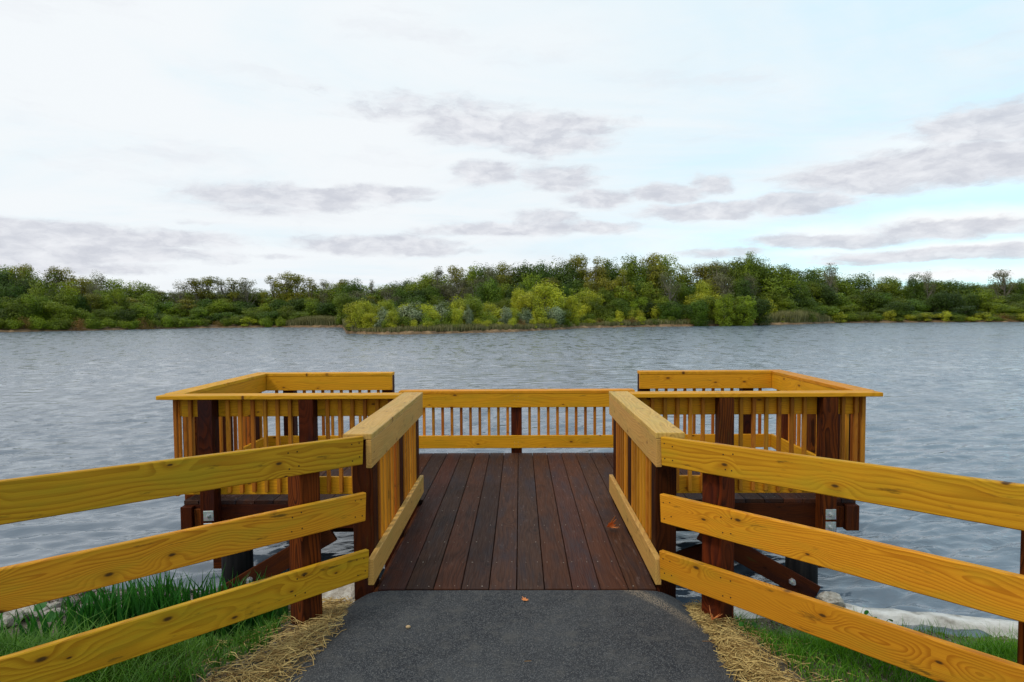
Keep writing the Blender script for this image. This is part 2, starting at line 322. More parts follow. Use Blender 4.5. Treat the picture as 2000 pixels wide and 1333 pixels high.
def board(name, a, b_, T, W, mt, parent, side=None, bev=.004, share=True):
    """board from a to b (axis centres), T thickness along `side` (horizontal normal), W width."""
    a = Vector(a); b_ = Vector(b_); L = (b_-a).length; X = (b_-a).normalized()
    if side is None: side = Vector((0, 0, 1)).cross(X) if abs(X.z) < .9 else Vector((0, 1, 0))
    Y = Vector(side).normalized(); Y = (Y - X*Y.dot(X)).normalized(); Z = X.cross(Y)
    k = (round(L, 3), round(T, 3), round(W, 3), bev, mt.name)
    if k not in _bc:
        _bc[k] = boxmesh(L, T, W, bev); _bc[k].materials.append(mt)
    o = bpy.data.objects.new(name, _bc[k]); COL.objects.link(o)
    mm = Matrix((X, Y, Z)).transposed().to_4x4(); mm.translation = (a+b_)/2
    if parent: o.parent = parent; mm = Matrix.Translation(parent.location).inverted() @ mm
    o.matrix_local = mm
    return o
def abox(name, x0, x1, y0, y1, z0, z1, mt, parent, axis=None, bev=.004):
    """axis aligned box, local X on its long axis, local Y on its thin axis"""
    d = [x1-x0, y1-y0, z1-z0]; c_ = Vector(((x0+x1)/2, (y0+y1)/2, (z0+z1)/2))
    la = max(range(3), key=lambda i: d[i]) if axis is None else axis
    rest = [i for i in range(3) if i != la]; th = min(rest, key=lambda i: d[i])
    e = Vector((0, 0, 0)); e[la] = d[la]/2; s = Vector((0, 0, 0)); s[th] = 1
    wd = [i for i in rest if i != th][0]
    return board(name, c_-e, c_+e, d[th], d[wd], mt, parent, side=s, bev=bev)
def rawmesh(name, V, Fc, material, parent=None, tint=None, smooth=False):
    me = bpy.data.meshes.new(name); V = np.asarray(V, dtype=np.float32)
    Fc = np.asarray(Fc, dtype=np.int32); nf, k = Fc.shape
    me.vertices.add(len(V)); me.vertices.foreach_set('co', V.ravel())
    me.loops.add(nf*k); me.loops.foreach_set('vertex_index', Fc.ravel())
    me.polygons.add(nf); me.polygons.foreach_set('loop_start', np.arange(nf, dtype=np.int32)*k)
    if smooth: me.polygons.foreach_set('use_smooth', np.ones(nf, dtype=bool))
    if tint is not None:
        a = me.attributes.new('tint', 'FLOAT', 'POINT'); a.data.foreach_set('value', np.asarray(tint, dtype=np.float32))
    me.update(calc_edges=True); me.validate(); me.materials.append(material)
    return me

# ------------------------------------------------------------------ terrain
def sst(x, a, b_):
    t = np.clip((x-a)/(b_-a), 0, 1); return t*t*(3-2*t)
def bank_z(X, Y):
    X = np.asarray(X, float); Y = np.asarray(Y, float)
    Yr = Y+.22*np.maximum(X-2.2, 0)
    zr = np.interp(Yr, [-50, 2, 3.3, 3.6, 4.0, 4.4, 4.9, 5.3, 5.6, 5.9, 6.6, 9, 14], [-.02, .0, -.03, -.12, -.36, -.62, -.79, -.84, -.90, -1.05, -1.5, -2.6, -3.2])
    zl = np.interp(Y, [-50, 2, 3.3, 3.6, 4.0, 4.4, 4.9, 5.4, 5.9, 6.3, 7.0, 9, 14], [-.02, .0, -.04, -.13, -.34, -.55, -.70, -.78, -.88, -.97, -1.4, -2.6, -3.2])
    nearp = sst(np.abs(X+.1), 1.75, 1.3)*sst(Y, 5.3, 4.6); ramp_ = np.interp(Y, [3.3, 3.8, 4.2, 4.6, 5.3], [-.03, -.06, -.16, -.36, -.62])
    zr = zr*(1-nearp)+np.maximum(zr, ramp_)*nearp; zl = zl*(1-nearp)+np.maximum(zl, ramp_)*nearp
    t = sst(X, -.5, .8); z = zl*(1-t)+zr*t
    z = z + .012*np.sin(X*5.1+Y*3.3)+.010*np.sin(X*9.7-Y*7.1)
    under = sst(np.abs(X), 1.15, .95)*sst(Y, 4.3, 3.95)       # ground under the path stays below it
    return z - .05*under*(Y < 4.2)
WATER = -.95
xs = np.concatenate([np.linspace(-80, -9, 24), np.linspace(-8.7, 8.7, 150), np.linspace(9, 80, 24)])
ys = np.concatenate([np.linspace(-60, -1, 20), np.linspace(-.8, 8, 95), np.linspace(8.3, 14, 8)])
XX, YY = np.meshgrid(xs, ys); ZZ = bank_z(XX, YY)
V = np.stack([XX, YY, ZZ], -1).reshape(-1, 3); nx, ny = len(xs), len(ys)
i, j = np.meshgrid(np.arange(nx-1), np.arange(ny-1)); q = (j*nx+i).ravel()
tag(meshobj('ground', rawmesh('ground', V, np.stack([q, q+1, q+nx+1, q+nx], 1), M['soil'], smooth=True)), kind='structure')

def horizon(px): return 611-.0065*(px-1016)
def az_of(px): return azel(px, 620)[0]
shore_px = [(-700, 652), (0, 650), (150, 647), (300, 643.5), (420, 641), (540, 640), (668, 640.2), (676, 652.5), (760, 654), (860, 652.5), (1000, 649), (1110, 643.5), (1130, 641.5), (1250, 639), (1400, 637), (1560, 634), (1640, 631), (1800, 630), (2000, 629), (2700, 627)]
SAZ = np.array([az_of(p_) for p_, _ in shore_px]); SDI = np.array([F*(CAMZ-WATER)/(y_-horizon(p_)) for p_, y_ in shore_px])
def shore(a): return np.interp(a, SAZ, SDI)            # forward distance (Y) of the waterline in a direction
azs = np.concatenate([np.linspace(SAZ[0], az_of(600), 160), np.linspace(az_of(602), az_of(760), 120), np.linspace(az_of(764), SAZ[-1], 320)])
off = np.array([-14, -3, -.8, 0, .5, 1.1, 2, 5, 15, 40, 90, 200, 600, 2500.])
zo = np.array([-4, -1.4, -1.12, -.96, -.78, -.60, -.45, -.3, 0, .5, 1, 1.5, 2, 2])
A, O = np.meshgrid(azs, off); S = shore(A); nzv = .25*np.sin(A*190)+.16*np.sin(A*531+1)+.3*np.sin(A*47)
Yv = S+O+nzv*(np.abs(O) < 3); V = np.stack([Yv*np.tan(A), Yv, np.interp(O, off, zo)+.06*np.sin(A*700+O)], -1).reshape(-1, 3)
nx, ny = len(azs), len(off); i, j = np.meshgrid(np.arange(nx-1), np.arange(ny-1)); q = (j*nx+i).ravel()
tag(meshobj('far_shore', rawmesh('far_shore', V, np.stack([q, q+1, q+nx+1, q+nx], 1), M['farsoil'], smooth=True)), kind='structure')
# one lake sheet, finely meshed near the pier so that the wind ripples are real relief
wa = np.linspace(-R(62), R(62), 860); wr = np.concatenate([4.2*1.0062**np.arange(580), np.geomspace(155, 3500, 24)])
AA, RR = np.meshgrid(wa, wr); WX, WY = RR*np.sin(AA), RR*np.cos(AA); WZ = np.zeros_like(WX)
r_ = np.random.default_rng(5); NC = 72
gustf = .75+.30*np.sin(WX*.11+1.7*np.sin(WY*.07))*np.sin(WY*.13+.8*np.sin(WX*.09)+1)
wxx = WX+.35*np.sin(WY*.31+.5*WX*.2)+.15*np.sin(WX*.9+WY*.4); wyy = WY+.35*np.sin(WX*.27+1.3)+.12*np.sin(WY*.8-WX*.5)
for c_ in range(NC):
    lam = float(np.exp(r_.uniform(math.log(.13), math.log(1.1)))); th = R(103)+r_.normal(0, R(20)); k_ = 2*math.pi/lam
    lod = np.clip(lam/(RR*.0062*2.3)-.6, 0, 1)
    sl = .33*math.sqrt(2/NC)*(1.0 if lam < .6 else .6)
    phs = k_*(math.cos(th)*wxx+math.sin(th)*wyy)+r_.uniform(0, 6.28)
    WZ += lod*sl/k_*(np.sin(phs)+.32*np.sin(2*phs+1.4))
V = np.stack([WX, WY, WZ*gustf*(RR < 150)+WATER], -1).reshape(-1, 3); nx, ny = len(wa), len(wr)
i, j = np.meshgrid(np.arange(nx-1), np.arange(ny-1)); q = (j*nx+i).ravel()
tag(meshobj('lake_water', rawmesh('lake_water', V, np.stack([q, q+nx, q+nx+1, q+1], 1), M['water'], smooth=True)), kind='structure')

# asphalt path
ax = np.array([-1.32, -1.16, -1.04, -.98, -.9, -.6, -.3, 0, .3, .6, .86, .92, 1.0, 1.12, 1.28])
ay = np.linspace(-6, 4.12, 120)
XX, YY = np.meshgrid(ax, ay)
wid = np.interp(YY, [-6, 2.6, 3.4, 4.12], [1.15, 1.06, 1.02, 1.0]); XX = XX*wid + .012*np.sin(YY*9)*(np.abs(XX) > .95)
prof = np.array([-.22, -.10, -.035, -.012, 0, 0, .003, .004, .003, 0, 0, -.012, -.035, -.10, -.22])
ZZ = prof[None, :]*np.interp(YY, [2.5, 3.6, 4.12], [.35, .7, 1.15]) + np.interp(YY, [-6, 2, 4.12], [.03, .02, -.002]) + .0035*np.sin(XX*7+YY*3)*np.sin(YY*4.3)
ZZ = np.where(YY > 4.1, np.minimum(ZZ, -.004), ZZ)
V = np.stack([XX, YY, ZZ], -1).reshape(-1, 3); nx, ny = len(ax), len(ay); i, j = np.meshgrid(np.arange(nx-1), np.arange(ny-1)); q = (j*nx+i).ravel()
V2 = V.copy(); 
path = meshobj('asphalt_path', rawmesh('asphalt_path', V, np.stack([q, q+1, q+nx+1, q+nx], 1), M['asphalt'], smooth=True))
md = path.modifiers.new('s', 'SUBSURF'); md.levels = md.render_levels = 1
tag(path, kind='structure')

# ------------------------------------------------------------------ pier deck
pier = empty('fishing_pier', (0, 6, 0), 'T-shaped dark brown plank deck on timber piles reaching out over the lake', 'pier')
XL, XR = -3.325, 3.255
YN, YF, YW = 4.13, 8.22, 6.135
PW = .185
for k in range(-18, 18):
    x0 = -.033+PW*k; x1 = x0+PW
    x0c, x1c = max(x0, XL), min(x1, XR)
    if x1c-x0c < .03: continue
    y0 = YN if -5 <= k <= 4 else YW
    dz_ = random.uniform(-.0015, .0015)
    o = abox('plank', x0c+.0028, x1c-.0028, y0+random.uniform(0, .004), YF+random.uniform(-.003, .003), -.038+dz_, dz_, M['deck'], pier, axis=1, bev=.003)
# joists along X, every 16 in
jy = [4.17+.406*i for i in range(10)] + [8.19]
for y in jy:
    xa, xb = ((-.955, .888) if y < 6.1 else (XL+.04, XR-.04))
    abox('joist', xa, xb, y-.019, y+.019, -.275, -.0405, M['beam'], pier)
abox('rim_joist', XL, -1.0, YW+.001, YW+.039, -.28, -.0405, M['beam'], pier)
abox('rim_joist', .93, XR, YW+.001, YW+.039, -.28, -.0405, M['beam'], pier)
abox('rim_joist', XL, XR, YF-.005, YF+.033, -.28, -.0405, M['beam'], pier)
for x in (XL, XR-.038): abox('rim_joist', x, x+.038, YW+.04, YF-.006, -.28, -.0405, M['beam'], pier)
abox('rim_joist', -.998, -.959, YN, YW-.001, -.28, -.0405, M['beam'], pier)
abox('rim_joist', .893, .93, YN, YW-.001, -.28, -.0405, M['beam'], pier)
# corner blocks bolted to the front rim
abox('corner_block', XL+.002, XL+.115, YW-.07, YW, -.275, -.045, M['post'], pier)
abox('corner_block', XR-.125, XR-.002, YW-.07, YW, -.290, -.045, M['post'], pier)
abox('corner_block', XL+.12, XL+.22, YW-.035, YW, -.262, -.075, M['redpost'], pier)
abox('corner_block', XR-.225, XR-.13, YW-.035, YW, -.270, -.065, M['redpost'], pier)
for y in (6.5, 7.95):
    abox('cap_beam', XL+.15, XR-.15, y-.07, y+.07, -.42, -.2755, M['beam'], pier)
def lathe(name, pts, mt, parent, loc, seg=20):
    bm = bmesh.new(); rings = []
    for (r, z) in pts: rings.append([bm.verts.new((r*math.cos(2*math.pi*i/seg)*(1+.02*math.sin(3*i)), r*math.sin(2*math.pi*i/seg), z)) for i in range(seg)])
    for a, b_ in zip(rings, rings[1:]):
        for i in range(seg): bm.faces.new((a[i], a[(i+1) % seg], b_[(i+1) % seg], b_[i]))
    bm.faces.new(rings[0][::-1]); bm.faces.new(rings[-1])
    for f_ in bm.faces: f_.smooth = len(f_.verts) == 4
    me = bpy.data.meshes.new(name); bm.to_mesh(me); bm.free(); me.materials.append(mt)
    o = bpy.data.objects.new(name, me); COL.objects.link(o); o.parent = parent; o.location = Vector(loc)-parent.location
    return o
for (px_, py_) in [(-2.87, 6.28), (2.80, 6.28), (-2.87, 7.95), (2.8, 7.95), (-.85, 7.95), (.8, 7.95), (-.80, 6.30), (.75, 6.30)]:
    lathe('pile', [(.155, -3.2), (.15, -.8), (.143, -.277)], M['pile'], pier, (px_, py_, 0))
board('brace', (2.86, 6.10, -.93), (1.75, 6.10, -.30), .04, .185, M['beam'], pier, side=(0, 1, 0))
board('brace', (-2.93, 6.10, -.93), (-1.85, 6.10, -.30), .04, .185, M['beam'], pier, side=(0, 1, 0))
board('brace', (2.86, 6.44, -.32), (1.0, 6.44, -.93), .04, .185, M['beam'], pier, side=(0, 1, 0))
for s_, x in ((1, 2.80), (-1, -2.87)):
    abox('brace_block', x+s_*.13-.02, x+s_*.13+s_*.20+.02 if s_ > 0 else x-.13+.02, 6.42, 6.50, -.80, -.68, M['redpost'], pier) if s_ > 0 else abox('brace_block', x-.32, x-.12, 6.42, 6.50, -.80, -.68, M['redpost'], pier)
def bolt_mesh(r=.022, h=.02):
    bm = bmesh.new(); bmesh.ops.create_cone(bm, cap_ends=True, segments=6, radius1=r, radius2=r*.9, depth=h)
    bmesh.ops.create_cone(bm, cap_ends=True, segments=10, radius1=r*.5, radius2=r*.45, depth=h*1.6, matrix=Matrix.Translation((0, 0, h*.9)))
    me = bpy.data.meshes.new('bolt'); bm.to_mesh(me); bm.free(); me.materials.append(M['steel']); return me
BOLT = bolt_mesh()
def bolt(parent, loc_world, name='bolt', sc=1):
    o = bpy.data.objects.new(name, BOLT); COL.objects.link(o); o.parent = parent
    base = parent.matrix_basis if parent.parent is None else parent.parent.matrix_basis @ parent.matrix_basis
    o.matrix_local = base.inverted() @ Matrix.Translation(loc_world) @ Matrix.Rotation(R(90), 4, 'X') @ Matrix.Scale(sc, 4)
    return o
bolt(pier, (2.62, 6.068, -.79), sc=1.5); bolt(pier, (-2.66, 6.068, -.77), sc=1.5)
# deck screws
V = []; Fc = []
def disc(x, y, z, r, seg=6):
    b0 = len(V); V.extend([(x+r*math.cos(2*math.pi*i/seg), y+r*math.sin(2*math.pi*i/seg), z) for i in range(seg)]); V.append((x, y, z+.001))
    Fc.extend([(b0+i, b0+(i+1) % seg, b0+seg) for i in range(seg)])
for k in range(-18, 18):
    for y in jy:
        if y < 6.1 and not (-5 <= k <= 4): continue
        for fx in (.22, .80):
            x = -.033+PW*(k+fx)
            if XL+.03 < x < XR-.03 and random.random() < .9:
                disc(x+random.gauss(0, .008), y+random.gauss(0, .006), .0032+random.uniform(0, .001), random.choice((.002, .0025, .0035, .0045)))
pn = meshobj('screw_heads', rawmesh('screw_heads', V, Fc, M['screw'])); pn.parent = pier; pn.location = -pier.location; pn['kind'] = 'stuff'

# ------------------------------------------------------------------ railings
T = .038
ZC = 1.055                       # top of the high caps
plate_me = boxmesh(.097, .008, .097, .002); plate_me.materials.append(M['steel'])
def wplate(post, x, y, z):
    o = bpy.data.objects.new('washer_plate', plate_me); COL.objects.link(o); o.parent = post
    base = post.parent.matrix_basis @ post.matrix_basis
    o.matrix_local = base.inverted() @ Matrix.Translation((x, y-.004, z)) @ Matrix.Rotation(random.uniform(-.04, .04), 4, 'Y')
    bolt(post, (x+random.uniform(-.006, .006), y-.017, z), sc=.9)
def rail_run(root, axis, s, lo, hi, ztop, posts, boards_mt, cap_mt, out, bal_range, post_mt=None, plates=(), cap=None, post_bot=-.30, bal_skip=.10, capw=.188, spacing=.122):
    """axis 'X' or 'Y' = direction of the run; s = inner face coordinate; out = +1/-1 side on which posts stand"""
    def bx(name, a0, a1, d0, d1, z0, z1, mt, ax_=None):
        d0, d1 = sorted((s+out*d0, s+out*d1))
        if axis == 'X': return abox(name, a0, a1, d0, d1, z0, z1, mt, root, axis=ax_)
        return abox(name, d0, d1, a0, a1, z0, z1, mt, root, axis=ax_)
    la = 0 if axis == 'X' else 1
    bx('top_board', lo, hi, 0, T, ztop-T-.186, ztop-T-.001, boards_mt, la)
    bx('toe_board', lo, hi, 0, T, .060, .232, boards_mt, la)
    c0, c1 = cap if cap else (lo, hi)
    bx('cap_board', c0, c1, -.004, capw-.004, ztop-T, ztop, cap_mt, la)
    out_posts = []
    for p_ in posts:
        out_posts.append(bx('post', p_-.07, p_+.07, T+.001, T+.141, post_bot, ztop-T-.002, post_mt or random.choice((M['post'], M['redpost'])), 2))
    t = bal_range[0]
    while t <= bal_range[1]:
        if all(abs(t-p_) > bal_skip for p_ in posts):
            bx('baluster', t-.0175, t+.0175, T+.0005, T+.0355, .088+random.uniform(-.006, .006), ztop-T-.003, M['bal'], 2)
        t += spacing
    for p_, o in zip(posts, out_posts):
        if p_ in plates: 
            for z in (-.105, -.225): wplate(o, p_+.012, s-T-.141, z)
    return out_posts
# ramp sides
rl = empty('ramp_railing', (-1.05, 5.1, 0), 'pale capped baluster railing along the left edge of the entrance ramp', 'railing', 'pier railings')
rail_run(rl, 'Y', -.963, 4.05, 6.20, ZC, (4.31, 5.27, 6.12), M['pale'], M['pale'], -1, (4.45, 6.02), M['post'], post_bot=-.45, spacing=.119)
rr_ = empty('ramp_railing', (.95, 5.1, 0), 'pale capped baluster railing along the right edge of the entrance ramp', 'railing', 'pier railings')
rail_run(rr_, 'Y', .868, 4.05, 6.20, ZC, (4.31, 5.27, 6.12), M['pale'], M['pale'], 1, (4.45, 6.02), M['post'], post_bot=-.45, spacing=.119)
# wings: front, side, back
for sg, lab in ((-1, 'left'), (1, 'right')):
    xi = -3.32 if sg < 0 else 3.25
    ri = -.963 if sg < 0 else .868
    root = empty('wing_railing', (sg*2.3, 7.1, 0), f'tall golden baluster railing around three sides of the {lab} wing', 'railing', 'pier railings')
    inner = ri+sg*(T+.143)
    lo, hi = sorted((xi, inner+sg*.001))
    posts = (-3.02, -2.05) if sg < 0 else (1.952, 2.93)
    # the front run: boards on the deck side, posts and balusters towards the shore
    clo, chi = sorted((xi+sg*.165, ri+sg*.187))
    rail_run(root, 'X', YW+T, lo, hi, ZC, posts, M['rail'], M['rail'], -1, (lo+.10, hi-.02), M['redpost'] if sg > 0 else M['post'], plates=posts, cap=(clo, chi))
    # side run
    rail_run(root, 'Y', xi, YW+T+.002, YF+.033, ZC+.001, (6.55, 7.25, 8.0), M['rail'], M['rail'], sg, (YW+.06, YF-.02), None, cap=(YW+T+.006, YF+.18))
    for yb in (YW-.02,):
        xx = xi+sg*(T+.018); abox('baluster', xx-.0175, xx+.0175, yb, yb+.035, .05, ZC-T-.003, M['bal'], root, axis=2)
    # back run
    blo, bhi = ((xi+.002, -1.673) if sg < 0 else (1.547, xi-.002))
    rail_run(root, 'X', YF-.001, blo, bhi, ZC, (-3.05, -1.745) if sg < 0 else (1.62, 2.96), M['rail'], M['rail'], 1, (blo+.11, bhi-.08), M['post'])
cr = empty('center_railing', (-.05, 8.3, 0), 'lower golden baluster railing across the middle of the far edge', 'railing', 'pier railings')
cr.name = 'low_railing'
def low_run():
    s = YF+.001; lo, hi, zt = -1.589, 1.485, .815
    abox('top_board', lo, hi, s, s+T, zt-T-.182, zt-T-.001, M['rail'], cr, axis=0)
    abox('toe_board', lo, hi, s, s+T, .060, .226, M['rail'], cr, axis=0)
    abox('cap_board', lo, hi, s-.004, s+.184, zt-T, zt, M['rail'], cr, axis=0)
    for p_ in (-1.50, -.055, 1.40): abox('post', p_-.07, p_+.07, s+T+.001, s+T+.141, -.3, zt-T-.002, M['redpost'], cr, axis=2)
    for t in [-.17-.122*i for i in range(11)]+[.117+.122*i for i in range(10)]:
        abox('baluster', t-.0175, t+.0175, s+T+.0005, s+T+.0355, .085, zt-T-.003, M['bal'], cr, axis=2)
    # nail heads in pairs on the centre post
    for z in (.70, .74, .10, .14):
        for x in (-.08, -.03):
            o = bolt(cr, (x, s-.001, z), 'nail', .12)
low_run()

# ------------------------------------------------------------------ three-rail fences
bm = bmesh.new(); bmesh.ops.create_cone(bm, cap_ends=True, segments=7, radius1=.0045, radius2=.0045, depth=.002)
NAIL = bpy.data.meshes.new('nail'); bm.to_mesh(NAIL); bm.free(); NAIL.materials.append(M['pile'])
def fence(sg, start, d, tops, slope, L, posts, label, xoff):
    root = empty('plank_fence', (start[0]+d[0], start[1]+d[1], 0), label, 'fence', 'three-rail fences beside the path')
    D_ = Vector((d[0], d[1], 0)).normalized(); nrm = Vector((sg*abs(D_.y), abs(D_.x), 0))   # away from the path
    for i, zt in enumerate(tops):
        a = Vector((start[0]+xoff[i], start[1], zt-.092)); b_ = a + D_*L + Vector((0, 0, slope*L))
        board('rail', a+nrm*.019, b_+nrm*.019, .038, .184, M['fence'], root, side=nrm, bev=.005)
    rails = [c_ for c_ in bpy.data.objects if c_.parent == root and c_.name.startswith('rail')]
    for rl_ in rails:
        for u in (.06, .50, 2.18):
            for (du, dv) in ((-.03, .045), (.03, .05), (-.025, -.05), (.03, -.045)):
                nl = bpy.data.objects.new('nail', NAIL); COL.objects.link(nl); nl.parent = rl_
                sgn = -1 if (rl_.matrix_local.to_3x3() @ Vector((0, 1, 0))).dot(nrm) > 0 else 1
                nl.location = (-L*.5+u+du+random.uniform(-.008, .008), sgn*.0192, dv+random.uniform(-.01, .01)); nl.rotation_euler = (R(90), 0, 0)
    for (X, Y, z0, z1) in posts:   # X, Y = corner of the post nearest to the path and the viewer
        c_ = Vector((X, Y, 0)) - D_*.07 + nrm*.07
        board('post', c_+Vector((0, 0, z0)), c_+Vector((0, 0, z1)), .14, .14, M['redpost'], root, side=nrm, bev=.006)
fence(1, (.895, 4.04), (.592, -.806), (1.030, .660, .290), .052, 3.1, [(1.195, 3.765, -.5, 1.012), (2.225, 2.60, -.5, 1.06)],
      'golden three-rail fence right of the path with a post at the frame edge', (0, -.004, -.006))
fence(-1, (-1.013, 4.04), (-.618, -.786), (1.042, .674, .299), .055, 3.3, [(-1.325, 3.75, -.5, .995), (-2.95, 1.65, -.4, 1.2)],
      'olive yellow three-rail fence left of the path above tall grass', (0, .012, .024))

# ------------------------------------------------------------------ near bank: concrete edge, rocks, pebbles, grass, straw
pts = [(1.15, 5.50), (1.9, 5.66), (2.84, 5.69), (3.5, 5.56), (4.19, 5.37), (6.0, 4.95), (9.0, 4.3), (14, 3.4)]
bm = bmesh.new(); prev = None
dense = []
for (a, b_) in zip(pts, pts[1:]):
    n_ = max(2, int(math.dist(a, b_)/.12))
    dense += [(a[0]+(b_[0]-a[0])*t/n_, a[1]+(b_[1]-a[1])*t/n_) for t in range(n_)]
for k, (x, y) in enumerate(dense):
    jt = lambda: random.uniform(-.013, .013)
    ring = [bm.verts.new((x, y+.10+jt(), -1.15)), bm.verts.new((x, y+.10+jt(), -.885+jt())), bm.verts.new((x, y+.08+jt(), -.865+jt())), bm.verts.new((x, y-.07+jt(), -.845+jt())), bm.verts.new((x, y-.10+jt(), -.865+jt())), bm.verts.new((x, y-.11, -1.15))]
    if prev:
        for i in range(5): bm.faces.new((prev[i], prev[i+1], ring[i+1], ring[i]))
    prev = ring
me = bpy.data.meshes.new('concrete_edging'); bm.to_mesh(me); bm.free()
for p_ in me.polygons: p_.use_smooth = True
tag(meshobj('concrete_edging', me, M['concrete']), 'pale concrete edging strip along the waterline behind the right fence', 'edging')

def rock_mesh(seed, flat=.7):
    rs = random.Random(seed); bm = bmesh.new(); bmesh.ops.create_icosphere(bm, subdivisions=3, radius=.5)
    from mathutils import noise
    o = Vector((rs.random()*50, rs.random()*50, rs.random()*50))
    planes = [(Vector((rs.gauss(0, 1), rs.gauss(0, 1), rs.gauss(0, 1))).normalized(), rs.uniform(.28, .42)) for _ in range(9)]
    for v in bm.verts:
        p_ = v.co.copy()
        for n_, d_ in planes:
            e = p_.dot(n_)-d_
            if e > 0: p_ -= n_*e*.9
        p_ *= 1+.16*noise.fractal(p_*3+o, .8, 2, 4)
        v.co = Vector((p_.x, p_.y*.85, p_.z*flat))
    me = bpy.data.meshes.new('rock'); bm.to_mesh(me); bm.free(); me.materials.append(M['rock'])
    for p_ in me.polygons: p_.use_smooth = False
    return me
ROCK = [rock_mesh(i, random.uniform(.6, .85)) for i in range(8)]
def rock(x, y, s, label, group=None, dz=0, k=None, sc=(1, 1, 1), rz=None, z=None):
    o = bpy.data.objects.new('limestone_rock', ROCK[k if k is not None else random.randrange(8)]); COL.objects.link(o)
    o.location = (x, y, (float(bank_z(x, y)) if z is None else z)+s*.12+dz); o.scale = (s*sc[0], s*sc[1], s*sc[2]); o.rotation_euler = (random.uniform(-.3, .3), random.uniform(-.3, .3), random.uniform(0, 6.28) if rz is None else rz)
    return tag(o, label, 'rock', group)
rock(-1.44, 4.98, .50, 'large creased limestone rock between the left fence post and the ramp post', k=1, dz=.07)
rock(2.82, 5.70, .30, 'tan pitted rock on the end of the concrete edging below the right fence', k=3, sc=(1.1, .7, .62), rz=.2, z=-.84)
rock(1.27, 5.05, .26, 'grey limestone rock beside the right ramp post above the straw', k=4, sc=(1.2, .8, .5))
rock(1.52, 5.3, .26, 'grey limestone rock in the shade behind the right fence post', k=5, sc=(1, .8, .5))
for i in range(16):
    x = random.uniform(-1.25, 1.2); rock(x, random.uniform(4.75, 5.5), random.uniform(.16, .34), 'limestone rock in the shade under the ramp between the end posts', 'rocks under the ramp')
for (x, y, s_, l_) in [(-1.75, 5.25, .30, 'limestone rock behind the left fence post at the water edge'), (-1.28, 4.72, .20, 'low pale rock at the foot of the left ramp post'), (1.62, 5.0, .22, 'low rock right of the right fence post foot')]:
    rock(x, y, s_, l_)
G = 'riprap rocks behind the lower left fence rail'
for i in range(55):
    x = random.uniform(-6.3, -1.3); y = random.uniform(5.05, 5.5) + random.choice((0, 0, .1)); s = random.uniform(.10, .30)
    rock(x, y, s, 'pale limestone rock in the riprap row behind the lower left fence rail', G, dz=random.uniform(-.02, .03))
# wet pebbles
V = []; Fc = []; ico = bmesh.new(); bmesh.ops.create_icosphere(ico, subdivisions=1, radius=1)
iv = np.array([v.co[:] for v in ico.verts]); ifc = np.array([[v.index for v in f_.verts] for f_ in ico.faces]); ico.free()
def pebble_patch(n_, xr, yr, sr, seed):
    r_ = np.random.default_rng(seed); VV = []; FF = []
    X = r_.uniform(*xr, n_); Y = r_.uniform(*yr, n_); Z = bank_z(X, Y)
    for k in range(n_):
        s = r_.uniform(*sr); R_ = r_.normal(0, 1, (3,)); a = r_.uniform(0, 6.28); c_, s_ = math.cos(a), math.sin(a)
        vv = iv*(1+.15*r_.normal(0, 1, (len(iv), 1)))*np.array([s, s*r_.uniform(.6, .9), s*r_.uniform(.4, .7)])
        vv = vv@np.array([[c_, -s_, 0], [s_, c_, 0], [0, 0, 1]]).T + np.array([X[k], Y[k], Z[k]+s*.2])
        VV.append(vv); FF.append(ifc+len(iv)*k)
    return np.concatenate(VV), np.concatenate(FF)
VV, FF = pebble_patch(2600, (-6.8, -1.2), (5.4, 6.35), (.014, .050), 3)
tag(meshobj('wet_pebbles', rawmesh('wet_pebbles', VV, FF, M['pebble'])), 'dark wet pebbles at the waterline beyond the pale rocks', 'pebbles', kind='stuff')
VV, FF = pebble_patch(1500, (1.3, 7), (4.7, 5.45), (.006, .022), 4)
tag(meshobj('gravel', rawmesh('gravel', VV, FF, M['pebble'])), 'brown gravel between the sparse grass and the concrete edging', 'gravel', kind='stuff')

def blades(n_, fx, hgt, wdt, bend, seed, mt, name, label, lean=None, tintf=None, seg=3, zf=bank_z):
    """n_ grass blades as curved tapering strips; fx(n, rng) -> X, Y arrays"""
    r_ = np.random.default_rng(seed); X, Y = fx(n_, r_); n_ = len(X); Z = zf(X, Y)-.01
    h = hgt(X, Y, r_); w_ = wdt*(.6+.8*r_.random(n_)); a = r_.uniform(0, 2*np.pi, n_); b_ = bend*r_.uniform(.2, 1.3, n_)*h
    ca, sa = np.cos(a), np.sin(a); fa = r_.uniform(0, 2*np.pi, n_); wx, wy = np.cos(fa), np.sin(fa)
    Vs = []; tt = r_.random(n_)*.7
    for k in range(seg+1):
        t = k/seg; wk = w_*(1-t**1.6)*.5+.0002
        cx = X+ca*b_*t*t; cy = Y+sa*b_*t*t; cz = Z+h*(t-.25*t*t*bend)
        Vs.append(np.stack([cx-wx*wk, cy-wy*wk, cz], -1)); Vs.append(np.stack([cx+wx*wk, cy+wy*wk, cz], -1))
    V = np.stack(Vs, 1).reshape(-1, 3); base = np.arange(n_)*(2*(seg+1))
    Fs = [np.stack([base+2*k, base+2*k+1, base+2*k+3, base+2*k+2], 1) for k in range(seg)]
    tv = np.stack([np.clip(tt+.3*(k//2)/seg, 0, 1) for k in range(2*(seg+1))], 1).ravel()
    me = rawmesh(name, V, np.concatenate(Fs), mt, tint=tv)
    return tag(meshobj(name, me), label, 'grass' if 'grass' in name or 'sedge' in name else 'plants', kind='stuff')
def edge_left(Y): return -np.interp(Y, [2.4, 3.4, 4.12], [1.16, 1.10, 1.12])
def clumpy(X, Y, f=3.1): return .5+.25*np.sin(X*f+1.3*np.sin(Y*f*.8))+.25*np.sin(Y*f*1.3+X*f*.7+1)
